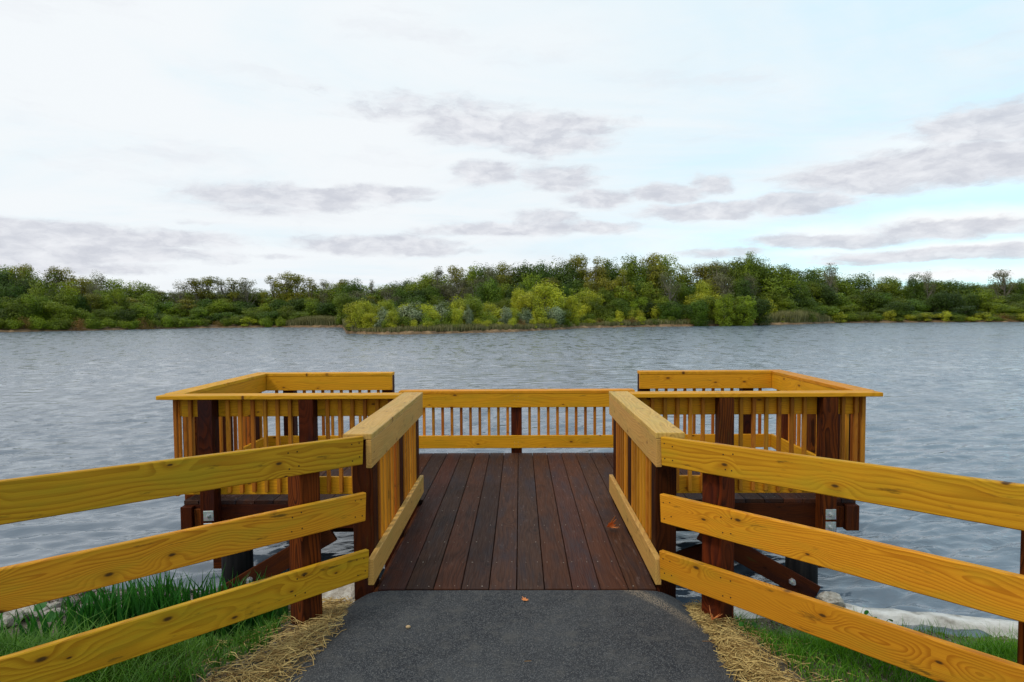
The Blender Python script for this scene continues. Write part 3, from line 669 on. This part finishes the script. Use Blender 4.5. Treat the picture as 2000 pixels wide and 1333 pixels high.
def g_right(n_, r_):
    X = r_.uniform(1.15, 5.2, n_); Y = r_.uniform(2.0, 4.85, n_)
    lim = np.interp(X, [1.15, 1.6, 2.2, 5.2], [3.9, 4.25, 4.15, 3.5]); inn = np.interp(Y, [2, 3.0, 3.5, 4.0], [1.75, 1.42, 1.30, 1.25])
    k = (X > inn+.1*r_.random(n_)) & (Y < lim+.15*r_.random(n_)); return X[k], Y[k]
blades(60000, g_right, lambda X, Y, r_: (.07+.12*clumpy(X, Y, 7))*r_.uniform(.5, 1.3, len(X)), .0044, .75, 11, M['grass'], 'grass', 'fresh green grass growing under the right fence beside the straw')
def g_left(n_, r_):
    X = r_.uniform(-6, -1.15, n_); Y = r_.uniform(2.0, 4.9, n_)
    inn = -np.interp(Y, [2, 3.0, 3.5, 4.0, 4.4], [2.1, 1.62, 1.42, 1.38, 1.45]); lim = np.interp(X, [-6, -3, -1.6, -1.1], [4.25, 4.3, 4.4, 4.0])
    k = (X < inn-.12*r_.random(n_)) & (Y < lim+.12*r_.random(n_)); return X[k], Y[k]
blades(75000, g_left, lambda X, Y, r_: (.07+.13*clumpy(X, Y, 5)+.12*(r_.random(len(X)) < .06))*r_.uniform(.45, 1.35, len(X))*np.interp(Y, [3.4, 4.0], [1, .45]), .0062, .8, 12, M['grassdark'], 'grass', 'dense dark green grass growing under the left fence')
def g_sparse(n_, r_):
    X = r_.uniform(1.3, 7, n_); Y = r_.uniform(4.4, 5.6, n_); c_ = clumpy(X, Y, 9)*clumpy(X+3, Y+1, 4)
    k = (r_.random(n_) < np.clip((c_-.22)*2.5, .03, 1)) & (Y < np.interp(X, [1, 1.9, 2.84, 4.19, 6, 9], [5.3, 5.5, 5.53, 5.2, 4.8, 4.2])); return X[k], Y[k]
blades(9000, g_sparse, lambda X, Y, r_: .05+.13*r_.random(len(X))**2, .0050, .45, 13, M['grass'], 'sparse_grass', 'sparse upright grass tufts on the gravel before the concrete edging')
def g_sedge(n_, r_):
    cx = np.array([-3.0, -2.8, -2.62, -3.15, -2.45, -2.25, -3.5, -3.7, -4.0, -4.3, -2.0, -4.7, -3.3, -5.1, -2.9]); cy = np.array([4.75, 4.9, 4.85, 4.7, 5.0, 5.0, 4.55, 4.5, 4.45, 4.5, 5.0, 4.4, 4.85, 4.4, 5.05])
    pw_ = np.where(cx < -3.3, .28, 1.); i_ = r_.choice(len(cx), n_, p=pw_/pw_.sum()); X = cx[i_]+r_.normal(0, .10, n_); Y = cy[i_]-.12+r_.normal(0, .09, n_); return X, Y
blades(1100, g_sedge, lambda X, Y, r_: np.interp(X, [-4.5, -3.6, -3.0, -2.0], [.24, .30, .50, .46])*r_.uniform(.45, 1.2, len(X)), .030, .30, 14, M['sedge'], 'sedge', 'tall dark green sword-shaped sedge between the left fence rails', seg=5)

def straw(name, n_, fx, seed, label):
    r_ = np.random.default_rng(seed); X, Y = fx(n_, r_); n_ = len(X)
    # ground or path surface, whichever is higher
    Z = bank_z(X, Y)+.006+.035*r_.random(n_)**2
    L = r_.uniform(.03, .15, n_); a = r_.normal(.3, 1.0, n_)*1.2; tl = r_.normal(0, .12, n_); w_ = r_.uniform(.0009, .0024, n_)
    ca, sa = np.cos(a), np.sin(a); dx_, dy_, dz_ = ca*L/2, sa*L/2, np.abs(tl)*L/2
    P0 = np.stack([X-dx_, Y-dy_, Z-dz_*.3], -1); P1 = np.stack([X+dx_, Y+dy_, Z+dz_], -1); Pm = (P0+P1)/2+np.stack([r_.normal(0, .006, n_), r_.normal(0, .006, n_), r_.uniform(0, .012, n_)], -1)
    W = np.stack([-sa*w_, ca*w_, np.zeros(n_)], -1); U = np.stack([np.zeros(n_), np.zeros(n_), w_*1.3], -1)
    Vs = [P0-W, P0+W, P0+U, Pm-W, Pm+W, Pm+U, P1-W, P1+W, P1+U]
    V = np.stack(Vs, 1).reshape(-1, 3); b0 = np.arange(n_)*9; Fs = []
    for k in (0, 3):
        for (p_, q_) in ((0, 1), (1, 2), (2, 0)): Fs.append(np.stack([b0+k+p_, b0+k+q_, b0+k+3+q_, b0+k+3+p_], 1))
    return tag(meshobj(name, rawmesh(name, V, np.concatenate(Fs), M['straw'], tint=np.repeat(r_.random(n_), 9))), label, 'straw', kind='stuff')
def s_right(n_, r_):
    Y = 4.12-1.9*r_.random(n_)**.9; c_ = np.interp(Y, [2.2, 2.8, 3.2, 3.6, 3.9, 4.15], [1.42, 1.30, 1.20, 1.15, 1.12, 1.10]); X = c_+r_.normal(0, .055, n_)+np.where(r_.random(n_) < .20, r_.normal(.10, .16, n_), 0)
    return X, Y
straw('straw', 5200, s_right, 21, 'loose golden straw along the right edge of the asphalt path')
def s_left(n_, r_):
    Y = 4.30-2.1*r_.random(n_)**.9; c_ = -np.interp(Y, [2.2, 2.8, 3.2, 3.6, 4.0, 4.3], [1.75, 1.45, 1.32, 1.26, 1.25, 1.25]); X = c_+r_.normal(0, .095, n_)+np.where(r_.random(n_) < .15, r_.normal(-.15, .15, n_), 0)
    return X, Y
straw('straw', 3000, s_left, 22, 'loose tan straw along the left edge of the asphalt path')

# small things
def leaf_mesh(name, pts, curl, mt):
    bm = bmesh.new(); c_ = bm.verts.new((0, 0, 0)); vs = [bm.verts.new((x, y, curl*(x*x*6+abs(y)*.8))) for x, y in pts]
    for a, b_ in zip(vs, vs[1:]+vs[:1]): bm.faces.new((c_, a, b_))
    me = bpy.data.meshes.new(name); bm.to_mesh(me); bm.free(); me.materials.append(mt); return me
LEAF = [(.00, -.045), (.012, -.02), (.03, -.032), (.024, -.008), (.045, .004), (.022, .012), (.02, .035), (.005, .02), (-.01, .05), (-.012, .018), (-.035, .02), (-.022, 0), (-.032, -.022), (-.01, -.018)]
def litter(name, x, y, z, s, rot, label, mt='dryleaf', curl=1.2):
    me = leaf_mesh(name, [(a*s, b_*s) for a, b_ in LEAF], curl, M[mt]); o = meshobj(name, me); o.location = (x, y, z); o.rotation_euler = rot
    md = o.modifiers.new('t', 'SOLIDIFY'); md.thickness = .0012
    return tag(o, label, 'leaf')
litter('dry_leaf', .73, 5.27, .022, 1.0, (1.0, .1, .4), 'curled orange dry leaf lying on the deck planks at right', curl=4)
litter('dry_leaf', 1.20, 4.05, -.06, 1.3, (1.35, .3, .3), 'upright curled orange leaf in the straw by the right ramp post', curl=3)
litter('dry_leaf', 1.13, 3.72, -.01, .9, (.4, .3, 1.3), 'flat rust brown leaf on the straw near the right path edge', curl=2)
litter('dry_leaf', .02, 3.95, .008, .6, (.1, .1, .5), 'small broken rust leaf on the asphalt just before the deck', curl=.5)
litter('dry_leaf', -1.95, 3.25, .10, 1.2, (.5, .3, .5), 'rust coloured leaf caught in the grass under the left fence', curl=1)
bm = bmesh.new(); bmesh.ops.create_uvsphere(bm, u_segments=10, v_segments=7, radius=.5)
for v in bm.verts: v.co = Vector((v.co.x*.030, v.co.y*.02*(1-.3*v.co.x), v.co.z*.018))
me = bpy.data.meshes.new('acorn'); bm.to_mesh(me); bm.free(); me.materials.append(M['tan'])
o = meshobj('acorn', me); o.location = (-.66, 3.60, .012); tag(o, 'small tan nut lying alone on the asphalt at left', 'nut')
for k, (x, y, L, a) in enumerate([(.03, 3.22, .035, .1), (-.40, 2.98, .045, -.05), (1.02, 3.42, .06, 0)]):
    bm = bmesh.new(); bmesh.ops.create_cone(bm, cap_ends=True, segments=5, radius1=.002, radius2=.0016, depth=L, matrix=Matrix.Rotation(R(90), 4, 'Y'))
    me = bpy.data.meshes.new('straw_stalk'); bm.to_mesh(me); bm.free(); me.materials.append(M['straw']); o = meshobj('straw_stalk', me); o.location = (x, y, .022); o.rotation_euler = (0, 0, a)
    tag(o, ['single straw stalk lying on the middle of the asphalt', 'single straw stalk on the asphalt nearest the camera', 'single pale straw stalk at the right asphalt edge'][k], 'straw')
def broad_plant(x, y, h, n_, s, label, seed):
    rs = random.Random(seed); z0 = float(bank_z(x, y)); root = empty('broadleaf_plant', (x, y, z0), label, 'plant')
    for k in range(n_):
        a = 2*math.pi*k/n_+rs.uniform(-.5, .5); r_ = h*rs.uniform(.25, .6); hz = h*rs.uniform(.6, 1); tip = Vector((r_*math.cos(a), r_*math.sin(a), hz))
        bm = bmesh.new(); pr = None
        for t in range(6):
            u = t/5; c_ = Vector((tip.x*u*u, tip.y*u*u, tip.z*u)); ring = [bm.verts.new(c_+Vector((.003*math.cos(q_*2.1), .003*math.sin(q_*2.1), 0))) for q_ in range(3)]
            if pr:
                for q_ in range(3): bm.faces.new((pr[q_], pr[(q_+1) % 3], ring[(q_+1) % 3], ring[q_]))
            pr = ring
        me = bpy.data.meshes.new('stem'); bm.to_mesh(me); bm.free(); me.materials.append(M['broad']); so_ = bpy.data.objects.new('stem', me); COL.objects.link(so_); so_.parent = root
        pts_ = []
        for q_ in range(14):
            t = 2*math.pi*q_/14; rad = 1-.35*math.cos(t) - (.5 if q_ == 0 else 0); pts_.append((-s*rad*math.cos(t)*.8+s*.3, s*rad*math.sin(t)*.75))
        lm = leaf_mesh('leaf', pts_, .5, M['broad']); lo_ = bpy.data.objects.new('leaf', lm); COL.objects.link(lo_); lo_.parent = root
        lo_.location = tip; lo_.rotation_euler = (rs.uniform(-.7, .7), rs.uniform(.1, .8), a)
broad_plant(-3.62, 4.85, .34, 4, .060, 'green weed with broad heart-shaped leaves before the left pebbles', 5)
broad_plant(-1.98, 3.55, .24, 3, .055, 'low weed with one round bright leaf under the left fence', 8)
broad_plant(1.33, 3.70, .09, 3, .02, 'tiny round-leaved seedling at the foot of the right fence post', 9)
broad_plant(2.95, 5.15, .16, 5, .03, 'small leafy weed beside a tall blade on the right gravel', 10)

# ------------------------------------------------------------------ trees
def tube(Vl, Fl, a, b_, ra, rb, seg=6):
    a = Vector(a); b_ = Vector(b_); d = (b_-a).normalized(); s = d.cross(Vector((.3, .9, .1))).normalized(); t = d.cross(s); base = len(Vl)
    for (c_, r_) in ((a, ra), (b_, rb)):
        for i in range(seg): an = 2*math.pi*i/seg; Vl.append(tuple(c_+s*r_*math.cos(an)+t*r_*math.sin(an)))
    for i in range(seg): Fl.append((base+i, base+(i+1) % seg, base+seg+(i+1) % seg, base+seg+i))
def make_tree(kind, seed, H=10., W=6., lobes=14, leaf=.30, n_leaf=3600, base=.18, mt='oak', bark='bark', sparse=0, lobe_r=.23, top_heavy=.5, upward=False, multi=1):
    """returns (trunk mesh, crown mesh); crown = leaf clumps over many irregular lobes"""
    rs = random.Random(seed); r_ = np.random.default_rng(seed)
    L = []
    for k in range(lobes):
        for _ in range(30):
            u = rs.uniform(base, 1); wd = math.sqrt(max(.05, 1-((u-top_heavy)/(1.04-top_heavy))**2)) if u > top_heavy else 1-.35*((top_heavy-u)/max(top_heavy-base, .01))**1.6
            a = rs.uniform(0, 6.28); q_ = rs.random()**.42; zc = base+(u-base)/(1-base)*(1-lobe_r*W*1.0/H-base)
            c_ = Vector((math.cos(a)*q_*wd*W*.37, math.sin(a)*q_*wd*W*.37, zc*H))
            if all((c_-c2).length > lobe_r*W*.42 for c2, _ in L): break
        L.append((c_, lobe_r*W*rs.uniform(.62, 1.25)))
    wgt = np.array([l[1]**2 for l in L]); idx = r_.choice(len(L), n_leaf, p=wgt/wgt.sum())
    C = np.array([l[0][:] for l in L])[idx]; Rr = np.array([l[1] for l in L])[idx]
    d = r_.normal(0, 1, (n_leaf, 3)); d /= np.linalg.norm(d, axis=1)[:, None]; d[:, 2] = d[:, 2]*1.0+.12
    ph = r_.uniform(0, 6.28, (len(L), 3))[idx]
    wv = 1+.22*np.sin(d[:, 0]*4.5+ph[:, 0])*np.sin(d[:, 1]*4.5+ph[:, 1])+.16*np.sin(d[:, 2]*7+ph[:, 2])
    rad = Rr*wv*(1-.38*r_.random(n_leaf)**2.2); P = C+d*rad[:, None]*np.array([1, 1, 1.0 if not upward else 1.5])
    P[:, 2] = np.maximum(P[:, 2], .1*H*base)
    nrm = d*1.15+r_.normal(0, .42, (n_leaf, 3)); nrm[:, 2] += .35; nrm /= np.linalg.norm(nrm, axis=1)[:, None]
    t1 = np.cross(nrm, r_.normal(0, 1, (n_leaf, 3))); t1 /= np.linalg.norm(t1, axis=1)[:, None]; t2 = np.cross(nrm, t1)
    s = leaf*r_.uniform(.5, 1.25, n_leaf)[:, None]; s2 = s*r_.uniform(.45, .9, (n_leaf, 1))
    V = np.stack([P-t1*s*.5, P+t2*s2*.5, P+t1*s*.5+nrm*s*.12, P-t2*s2*.5], 1).reshape(-1, 3)
    lt = r_.random(len(L))[idx]; tv = np.clip(.55*lt+.45*r_.random(n_leaf), 0, 1)
    crown = rawmesh(kind+'_crown', V, np.arange(n_leaf*4).reshape(-1, 4), M[mt], tint=np.repeat(tv, 4))
    Vl, Fl = [], []
    for mstem in range(multi):
        ox = Vector((rs.uniform(-.6, .6), rs.uniform(-.6, .6), 0)) if multi > 1 else Vector((0, 0, 0))
        pts_ = [ox.copy()]; top = max(c_.z for c_, _ in L)*.9
        for k in range(1, 7): pts_.append(ox*(1+.35*k/6)+Vector((rs.gauss(0, .02*W), rs.gauss(0, .02*W), top*k/6)))
        r_b = H*.017/(multi**.5)
        for k in range(6): tube(Vl, Fl, pts_[k]-Vector((0, 0, .4 if k == 0 else 0)), pts_[k+1], r_b*(1.25-k*.19), r_b*(1.25-(k+1)*.19), 7)
        for (c_, lr) in L[mstem::multi]:
            k = max(1, min(5, int(6*(c_.z-lr*.8)/top)-1)); a = pts_[k]; mid = a.lerp(c_, .5)+Vector((0, 0, -.03*H)); 
            tube(Vl, Fl, a, mid, r_b*.45, r_b*.3, 5); tube(Vl, Fl, mid, c_, r_b*.3, r_b*.14, 5)
            if sparse:
                for _ in range(sparse):
                    e = c_+Vector((rs.gauss(0, 1), rs.gauss(0, 1), rs.gauss(.3, 1))).normalized()*lr*1.1; tube(Vl, Fl, c_, e, r_b*.14, r_b*.05, 4)
    trunk = rawmesh(kind+'_trunk', Vl, Fl, M[bark], smooth=True)
    return trunk, crown, H, W
TREE = {
 'oak': [make_tree('oak', 100+i, 10, 9.0, 26, .30, 13000, .06, 'oak', lobe_r=.20, top_heavy=.45) for i in range(4)],
 'mid': [make_tree('mid', 200+i, 10, 8.5, 30, .29, 13000, .04, 'mid', lobe_r=.175, top_heavy=.5) for i in range(4)],
 'poplar': [make_tree('poplar', 300+i, 14, 7.0, 34, .27, 9500, .22, 'olive', 'palebark', lobe_r=.17, top_heavy=.65, sparse=1) for i in range(4)],
 'thin': [make_tree('thin', 400+i, 13, 7.5, 34, .27, 3000, .25, 'greytwig', 'palebark', sparse=2, lobe_r=.14, top_heavy=.6) for i in range(3)],
 'upright': [make_tree('upright', 450+i, 14, 6.0, 30, .27, 6500, .10, 'olive', 'palebark', lobe_r=.17, top_heavy=.55) for i in range(2)],
 'lime': [make_tree('lime', 500+i, 6, 5.4, 26, .19, 8000, .04, 'lime', lobe_r=.17, top_heavy=.5) for i in range(4)],
 'silver': [make_tree('silver', 600+i, 4, 5.0, 22, .25, 6500, .02, 'silver', lobe_r=.19, top_heavy=.4) for i in range(2)],
 'bush': [make_tree('bush', 700+i, 3, 4.2, 15, .20, 3200, .0, 'mid', lobe_r=.20, top_heavy=.4, multi=3) for i in range(3)],
 'limebush': [make_tree('limebush', 720+i, 3, 3.6, 12, .19, 2600, .0, 'lime', lobe_r=.20, top_heavy=.45, multi=3) for i in range(2)],
 'scrub': [make_tree('scrub', 740+i, 2, 3.6, 10, .15, 1800, .0, 'scrub', lobe_r=.2, top_heavy=.4, multi=3) for i in range(2)],
}
NAMES = {'oak': ('broadleaf_tree', 'tree'), 'mid': ('broadleaf_tree', 'tree'), 'poplar': ('poplar_tree', 'tree'), 'thin': ('sparse_tree', 'tree'), 'upright': ('poplar_tree', 'tree'), 'lime': ('young_tree', 'tree'),
         'silver': ('silver_shrub', 'shrub'), 'bush': ('green_shrub', 'shrub'), 'limebush': ('yellow_shrub', 'shrub'), 'scrub': ('rust_shrub', 'shrub')}
LOOK = {'oak': 'dark broadleaf tree', 'mid': 'green broadleaf tree', 'poplar': 'olive poplar', 'upright': 'olive poplar', 'thin': 'thin grey tree', 'lime': 'young yellow-green tree',
        'silver': 'silver shrub', 'bush': 'green shrub', 'limebush': 'yellow shrub', 'scrub': 'rust shrub'}
REG = [(150, 'at the left frame edge'), (320, 'left of the left wing'), (520, 'above the left wing corner'), (672, 'above the left wing reeds'), (770, 'at the peninsula tip'), (870, 'right of the peninsula tip'),
       (1000, 'above the low railing left half'), (1130, 'above the low railing post'), (1250, 'above the low railing right end'), (1400, 'above the right wing back rail'), (1530, 'above the right wing corner'),
       (1720, 'above the right wing side'), (1870, 'right of the right wing'), (9999, 'at the right frame edge')]
def region(px): return next(t for lim, t in REG if px < lim)
FRAMED = []
def number_labels():
    by = {}
    for px, o in FRAMED: by.setdefault(o['label'], []).append((px, o))
    for lab, L in by.items():
        if 1 < len(L) <= 12:
            look = o_look = L[0][1]['look']; rest = lab[len(look):]
            for k, (px, o) in enumerate(sorted(L, key=lambda t: t[0])):
                w_ = ('first', 'second', 'third', 'fourth', 'fifth', 'sixth', 'seventh', 'eighth', 'ninth', 'tenth', 'eleventh', 'twelfth')[k]
                o['label'] = f'{w_} {look} from left{rest}'
    for px, o in FRAMED: del o['look']
ntree = 0
def tree(kind, px, dist, topy, wpx=None, k=None, label=None, row='wood', gz=None):
    global ntree; ntree += 1
    tr, cr_, H, W = TREE[kind][k if k is not None else random.randrange(len(TREE[kind]))]
    a = az_of(px); X = dist*math.tan(a); s_ = F/dist
    base = float(np.interp(dist-float(shore(a)), off, zo)) if gz is None else gz
    base = max(base, -.9)
    ztop = CAMZ+(horizon(px)-topy)/s_; h = max(ztop-base, 1.0)
    sz = h/(H*1.0); sw = (wpx/s_/W) if wpx else sz*random.uniform(.85, 1.15)
    nm, ct = NAMES[kind]; row = row if row != 'wood' else 'rising above the others'
    root = empty(nm, (X, dist, base-.05), label or f'{LOOK[kind]} {row} {region(px)}', ct, 'trees and shrubs '+row)
    if not label: root['look'] = LOOK[kind]; FRAMED.append((px, root))
    root.rotation_euler = (0, 0, random.uniform(0, 6.28)); root.scale = (sw, sw, sz)
    for nm2, me in (('trunk', tr), ('crown', cr_)):
        o = bpy.data.objects.new(nm2, me); COL.objects.link(o); o.parent = root
    return root
SKY = [(-120, 520), (0, 517), (50, 514), (100, 517), (132, 521), (150, 536), (175, 541), (200, 540), (240, 546), (262, 546), (300, 557), (330, 566), (345, 565), (370, 562), (500, 566), (512, 568), (530, 562), (600, 560), (650, 556), (700, 546), (730, 556), (745, 560), (770, 545), (800, 540), (840, 536), (880, 526), (900, 515), (960, 512), (1000, 516), (1012, 524), (1040, 505), (1070, 505), (1100, 502), (1140, 500), (1240, 503), (1260, 497), (1300, 499), (1325, 516), (1350, 512), (1380, 517), (1405, 510), (1440, 503), (1460, 496), (1480, 506), (1500, 516), (1560, 517), (1610, 522), (1650, 531), (1700, 537), (1740, 544), (1840, 545), (1900, 549), (1950, 550), (2000, 546), (2120, 545)]
def skyl(px): return float(np.interp(px, [a for a, _ in SKY], [b_ for _, b_ in SKY]))
def jit(s): return random.uniform(-s, s)
# back row: crowns that make the skyline
px = -110.
while px < 2110:
    t = skyl(px)
    mid_ = 860 < px < 1400
    kind = random.choice(('poplar', 'poplar', 'poplar', 'oak', 'mid')) if mid_ else (random.choice(('poplar', 'oak', 'mid', 'poplar')) if px < 330 else random.choice(('oak', 'mid', 'mid')))
    if 1030 < px < 1060: kind = 'oak'
    if px > 1480: kind = random.choice(('oak', 'mid', 'mid'))
    sh = float(shore(az_of(px))); d = (sh+24+random.uniform(0, 10)) if (px < 660 or px > 1560) else random.uniform(140, 152)
    wp = random.uniform(70, 100) if kind != 'poplar' else random.uniform(54, 70)
    tree(kind, px+jit(6), d, t+random.choice((-2, 0, 1, 4, 6)), wp, row='in skyline row')
    px += random.uniform(19, 26)
# middle row, lower, fills the wood
px = -110.
while px < 2110:
    t = skyl(px); wl = 640; sh = float(shore(az_of(px)))
    if 672 < px < 1500: d = random.uniform(128, 136); top = t+(600-t)*random.uniform(.22, .5); kind = random.choice(('poplar', 'oak', 'mid', 'thin', 'oak'))
    else: d = sh+random.uniform(11, 17); top = t+(wl-t)*random.uniform(.18, .42); kind = random.choice(('oak', 'oak', 'mid', 'mid', 'oak' if px > 1500 else 'poplar'))
    tree(kind, px+jit(7), d, top, random.uniform(50, 72), row='in middle row')
    px += random.uniform(24, 32)
# front row along the water on the open shores
px = -110.
while px < 2110:
    if 560 < px < 1530: px = 1530 if px > 672 else px
    sh = float(shore(az_of(px)))
    if px < 600 or px >= 1530:
        t = skyl(px); top = t+(640-t)*random.uniform(.42, .72)
        tree(random.choice(('oak', 'mid', 'oak', 'mid', 'mid')), px+jit(6), sh+random.uniform(3.5, 7), top, random.uniform(46, 66), row='on waterline')
        px += random.uniform(24, 32)
    else: px += 10
    if 600 <= px < 1530: px = 1530
# low growth along the open shores
for px in list(range(-100, 560, 21))+list(range(1630, 2110, 21)):
    sh = float(shore(az_of(px))); tree(random.choice(('bush', 'bush', 'bush', 'scrub', 'limebush')) if random.random() < .7 else 'bush', px+jit(9), sh+random.uniform(.7, 1.8), random.uniform(613, 627)-(8 if px > 1600 else 0), random.uniform(26, 40), row='fringing the wood')
for px in range(690, 1500, 24):
    tree(random.choice(('oak', 'mid', 'mid')), px+jit(8), random.uniform(120, 126), random.uniform(572, 592), random.uniform(44, 60), row='below the tall wood')
# individual skyline silhouettes
for (px, ty, wp, kd, lab) in [(190, 527, 46, 'thin', 'small open-crowned tree poking above the left skyline'), (352, 546, 52, 'thin', 'leftmost see-through tree of the pale clump left of centre'),
      (384, 541, 50, 'upright', 'olive tree beside the leftmost see-through tree'), (408, 537, 54, 'upright', 'fullest olive tree of the pale clump left of centre'), (436, 543, 50, 'thin', 'thin grey tree just right of the fullest olive tree'),
      (458, 539, 54, 'upright', 'olive tree between two pale trees left of centre'), (484, 541, 50, 'thin', 'rightmost see-through tree of the pale clump'),
      (534, 534, 50, 'upright', 'first of the tall close poplars left of the peninsula'), (556, 531, 50, 'poplar', 'second of the tall close poplars left of the peninsula'), (580, 533, 52, 'upright', 'third of the tall close poplars left of the peninsula'), (606, 538, 54, 'upright', 'fourth of the tall close poplars left of the peninsula'),
      (640, 546, 50, 'thin', 'pale airy tree right of the close poplars'), (668, 544, 50, 'upright', 'olive tree above the reeds left of the peninsula'), (692, 545, 54, 'oak', 'dark round tree above the peninsula tip'),
      (728, 545, 18, 'thin', 'slim pale tree beside the gap above the peninsula tip'),
      (855, 521, 44, 'thin', 'grey half-bare tree rising above the left wood edge'), (955, 520, 44, 'thin', 'pale-trunked half-bare tree in the middle of the wood'),
      (1278, 494, 74, 'poplar', 'broad domed olive tree with a pale forked trunk'), (1275, 520, 64, 'thin', 'grey branching tree standing before the domed olive tree'),
      (1402, 506, 60, 'thin', 'airy grey-green tree left of the tallest right crown'), (1460, 491, 58, 'mid', 'tallest green crown in the right part of the wood'),
      (1622, 513, 38, 'thin', 'dark twiggy treetop above the right slope'), (1786, 527, 42, 'oak', 'dark rounded tree standing above the right skyline'), (1812, 528, 34, 'thin', 'see-through tree right of the dark rounded tree'),
      (1958, 527, 66, 'thin', 'open spreading tree near the right end of the skyline'), (1995, 536, 30, 'oak', 'dark treetop at the right frame edge')]:
    sh = float(shore(az_of(px))); d = sh+22 if (px < 672 or px > 1500) else 139
    tree(kd, px, d, ty, wp, label=lab)
# peninsula: young yellow-green trees and shrubs
PEN = [  # px, topy, width, kind, depth behind the waterline
 (690, 588, 44, 'lime', 3), (712, 582, 52, 'lime', 6), (738, 590, 40, 'mid', 12), (757, 585, 44, 'lime', 8), (792, 592, 44, 'lime', 12), (800, 593, 66, 'silver', 6), (822, 590, 40, 'lime', 10),
 (862, 590, 50, 'silver', 10), (895, 578, 40, 'limebush', 10), (925, 572, 40, 'mid', 14), (925, 585, 52, 'mid', 7), (905, 596, 44, 'silver', 8), (918, 598, 18, 'silver', 3), (955, 590, 46, 'lime', 10), (985, 596, 30, 'silver', 5), (1012, 558, 36, 'lime', 14),
 (1062, 545, 78, 'lime', 12), (1035, 570, 60, 'lime', 9), (1090, 575, 56, 'lime', 12), (1027, 604, 34, 'silver', 4), (1082, 598, 46, 'silver', 4), (1115, 574, 40, 'lime', 7), (1125, 558, 60, 'mid', 16), (1150, 566, 60, 'lime', 12), (1180, 560, 44, 'mid', 14), (1212, 556, 60, 'mid', 14), (1140, 560, 44, 'lime', 20),
 (1245, 580, 66, 'mid', 22), (1280, 580, 70, 'mid', 24), (1310, 585, 60, 'bush', 20), (1330, 584, 60, 'bush', 18), (1368, 548, 44, 'lime', 10), (1392, 570, 70, 'lime', 8), (1360, 572, 56, 'lime', 7), (1420, 578, 46, 'lime', 12), (1440, 590, 50, 'silver', 10),
 (1500, 563, 60, 'mid', 9), (1500, 582, 34, 'limebush', 6), (1522, 570, 40, 'mid', 9), (1480, 594, 34, 'lime', 6), (770, 605, 34, 'lime', 3), (700, 600, 30, 'limebush', 2.2), (740, 612, 30, 'silver', 3.5), (750, 600, 40, 'silver', 5), (845, 606, 30, 'lime', 4), (880, 600, 40, 'bush', 5),
 (890, 602, 30, 'lime', 3), (1235, 602, 22, 'limebush', 4), (1248, 604, 24, 'limebush', 4), (1280, 600, 30, 'limebush', 5), (1210, 607, 22, 'limebush', 4), (1180, 606, 50, 'bush', 7), (1150, 610, 40, 'bush', 5), (1300, 608, 40, 'bush', 5), (1345, 608, 46, 'bush', 5), (1440, 606, 44, 'bush', 5),
 (1100, 606, 40, 'mid', 3), (1000, 600, 40, 'mid', 8), (955, 606, 44, 'bush', 4), (975, 604, 40, 'limebush', 6), (1050, 600, 36, 'limebush', 6), (830, 612, 36, 'bush', 3), (790, 610, 36, 'bush', 3), (725, 606, 40, 'lime', 3)]
for (px, ty, wp, kd, dd) in PEN:
    sh = float(shore(az_of(px))); tree(kd, px+jit(2), sh+dd, ty+jit(2), wp*1.08, row='in front row')
for k in range(52):
    px = random.uniform(690, 1600) if k < 30 else random.uniform(1120, 1490); sh = float(shore(az_of(px))); tree(random.choice(('bush', 'limebush', 'lime', 'lime')), px, sh+random.uniform(6, 20), random.uniform(590, 602), random.uniform(34, 52), row='in understorey')
for k in range(44):
    px = 684+k*21+jit(6); sh = float(shore(az_of(px))); tree(random.choice(('bush', 'limebush', 'scrub', 'bush', 'limebush')), px, sh+random.uniform(1.7, 2.8), horizon(px)+random.uniform(10, 20)*(40/38 if px < 1000 else .75), random.uniform(20, 34), row='along the bank')
number_labels(); print('trees', ntree)
# reeds
def reedbed(px0, px1, n_, h0, label, seed, d0=1.2, d1=5):
    def fx(n2, r_):
        P = r_.uniform(px0, px1, n2); A_ = np.interp(P, [px0, px1], [az_of(px0), az_of(px1)]); Y = shore(A_)+r_.uniform(d0, d1, n2); return Y*np.tan(A_), Y
    def hh(X, Y, r_):
        A_ = np.arctan2(X, Y); u = (A_-az_of(px0))/(az_of(px1)-az_of(px0)); return h0*np.clip(np.sin(np.pi*np.clip(u, .05, .95))**.4, .3, 1)*r_.uniform(.7, 1.1, len(X))
    def zf(X, Y): return np.interp(Y-shore(np.arctan2(X, Y)), off, zo)
    o = blades(n_, fx, hh, .10, .22, seed, M['reed'], 'reeds', label, zf=zf); o['category'] = 'reeds'
reedbed(552, 690, 6500, 2.0, 'pale tan reeds at the waterline left of the peninsula', 31)
reedbed(1485, 1625, 6500, 2.6, 'grey-green reed bed at the right end of the peninsula', 32)
reedbed(1130, 1490, 6500, 1.0, 'short tan reeds along the right half of the peninsula', 33, 1.0, 3)
reedbed(690, 1130, 5000, .9, 'short dry grass along the bank of the peninsula', 34, .9, 2.4)
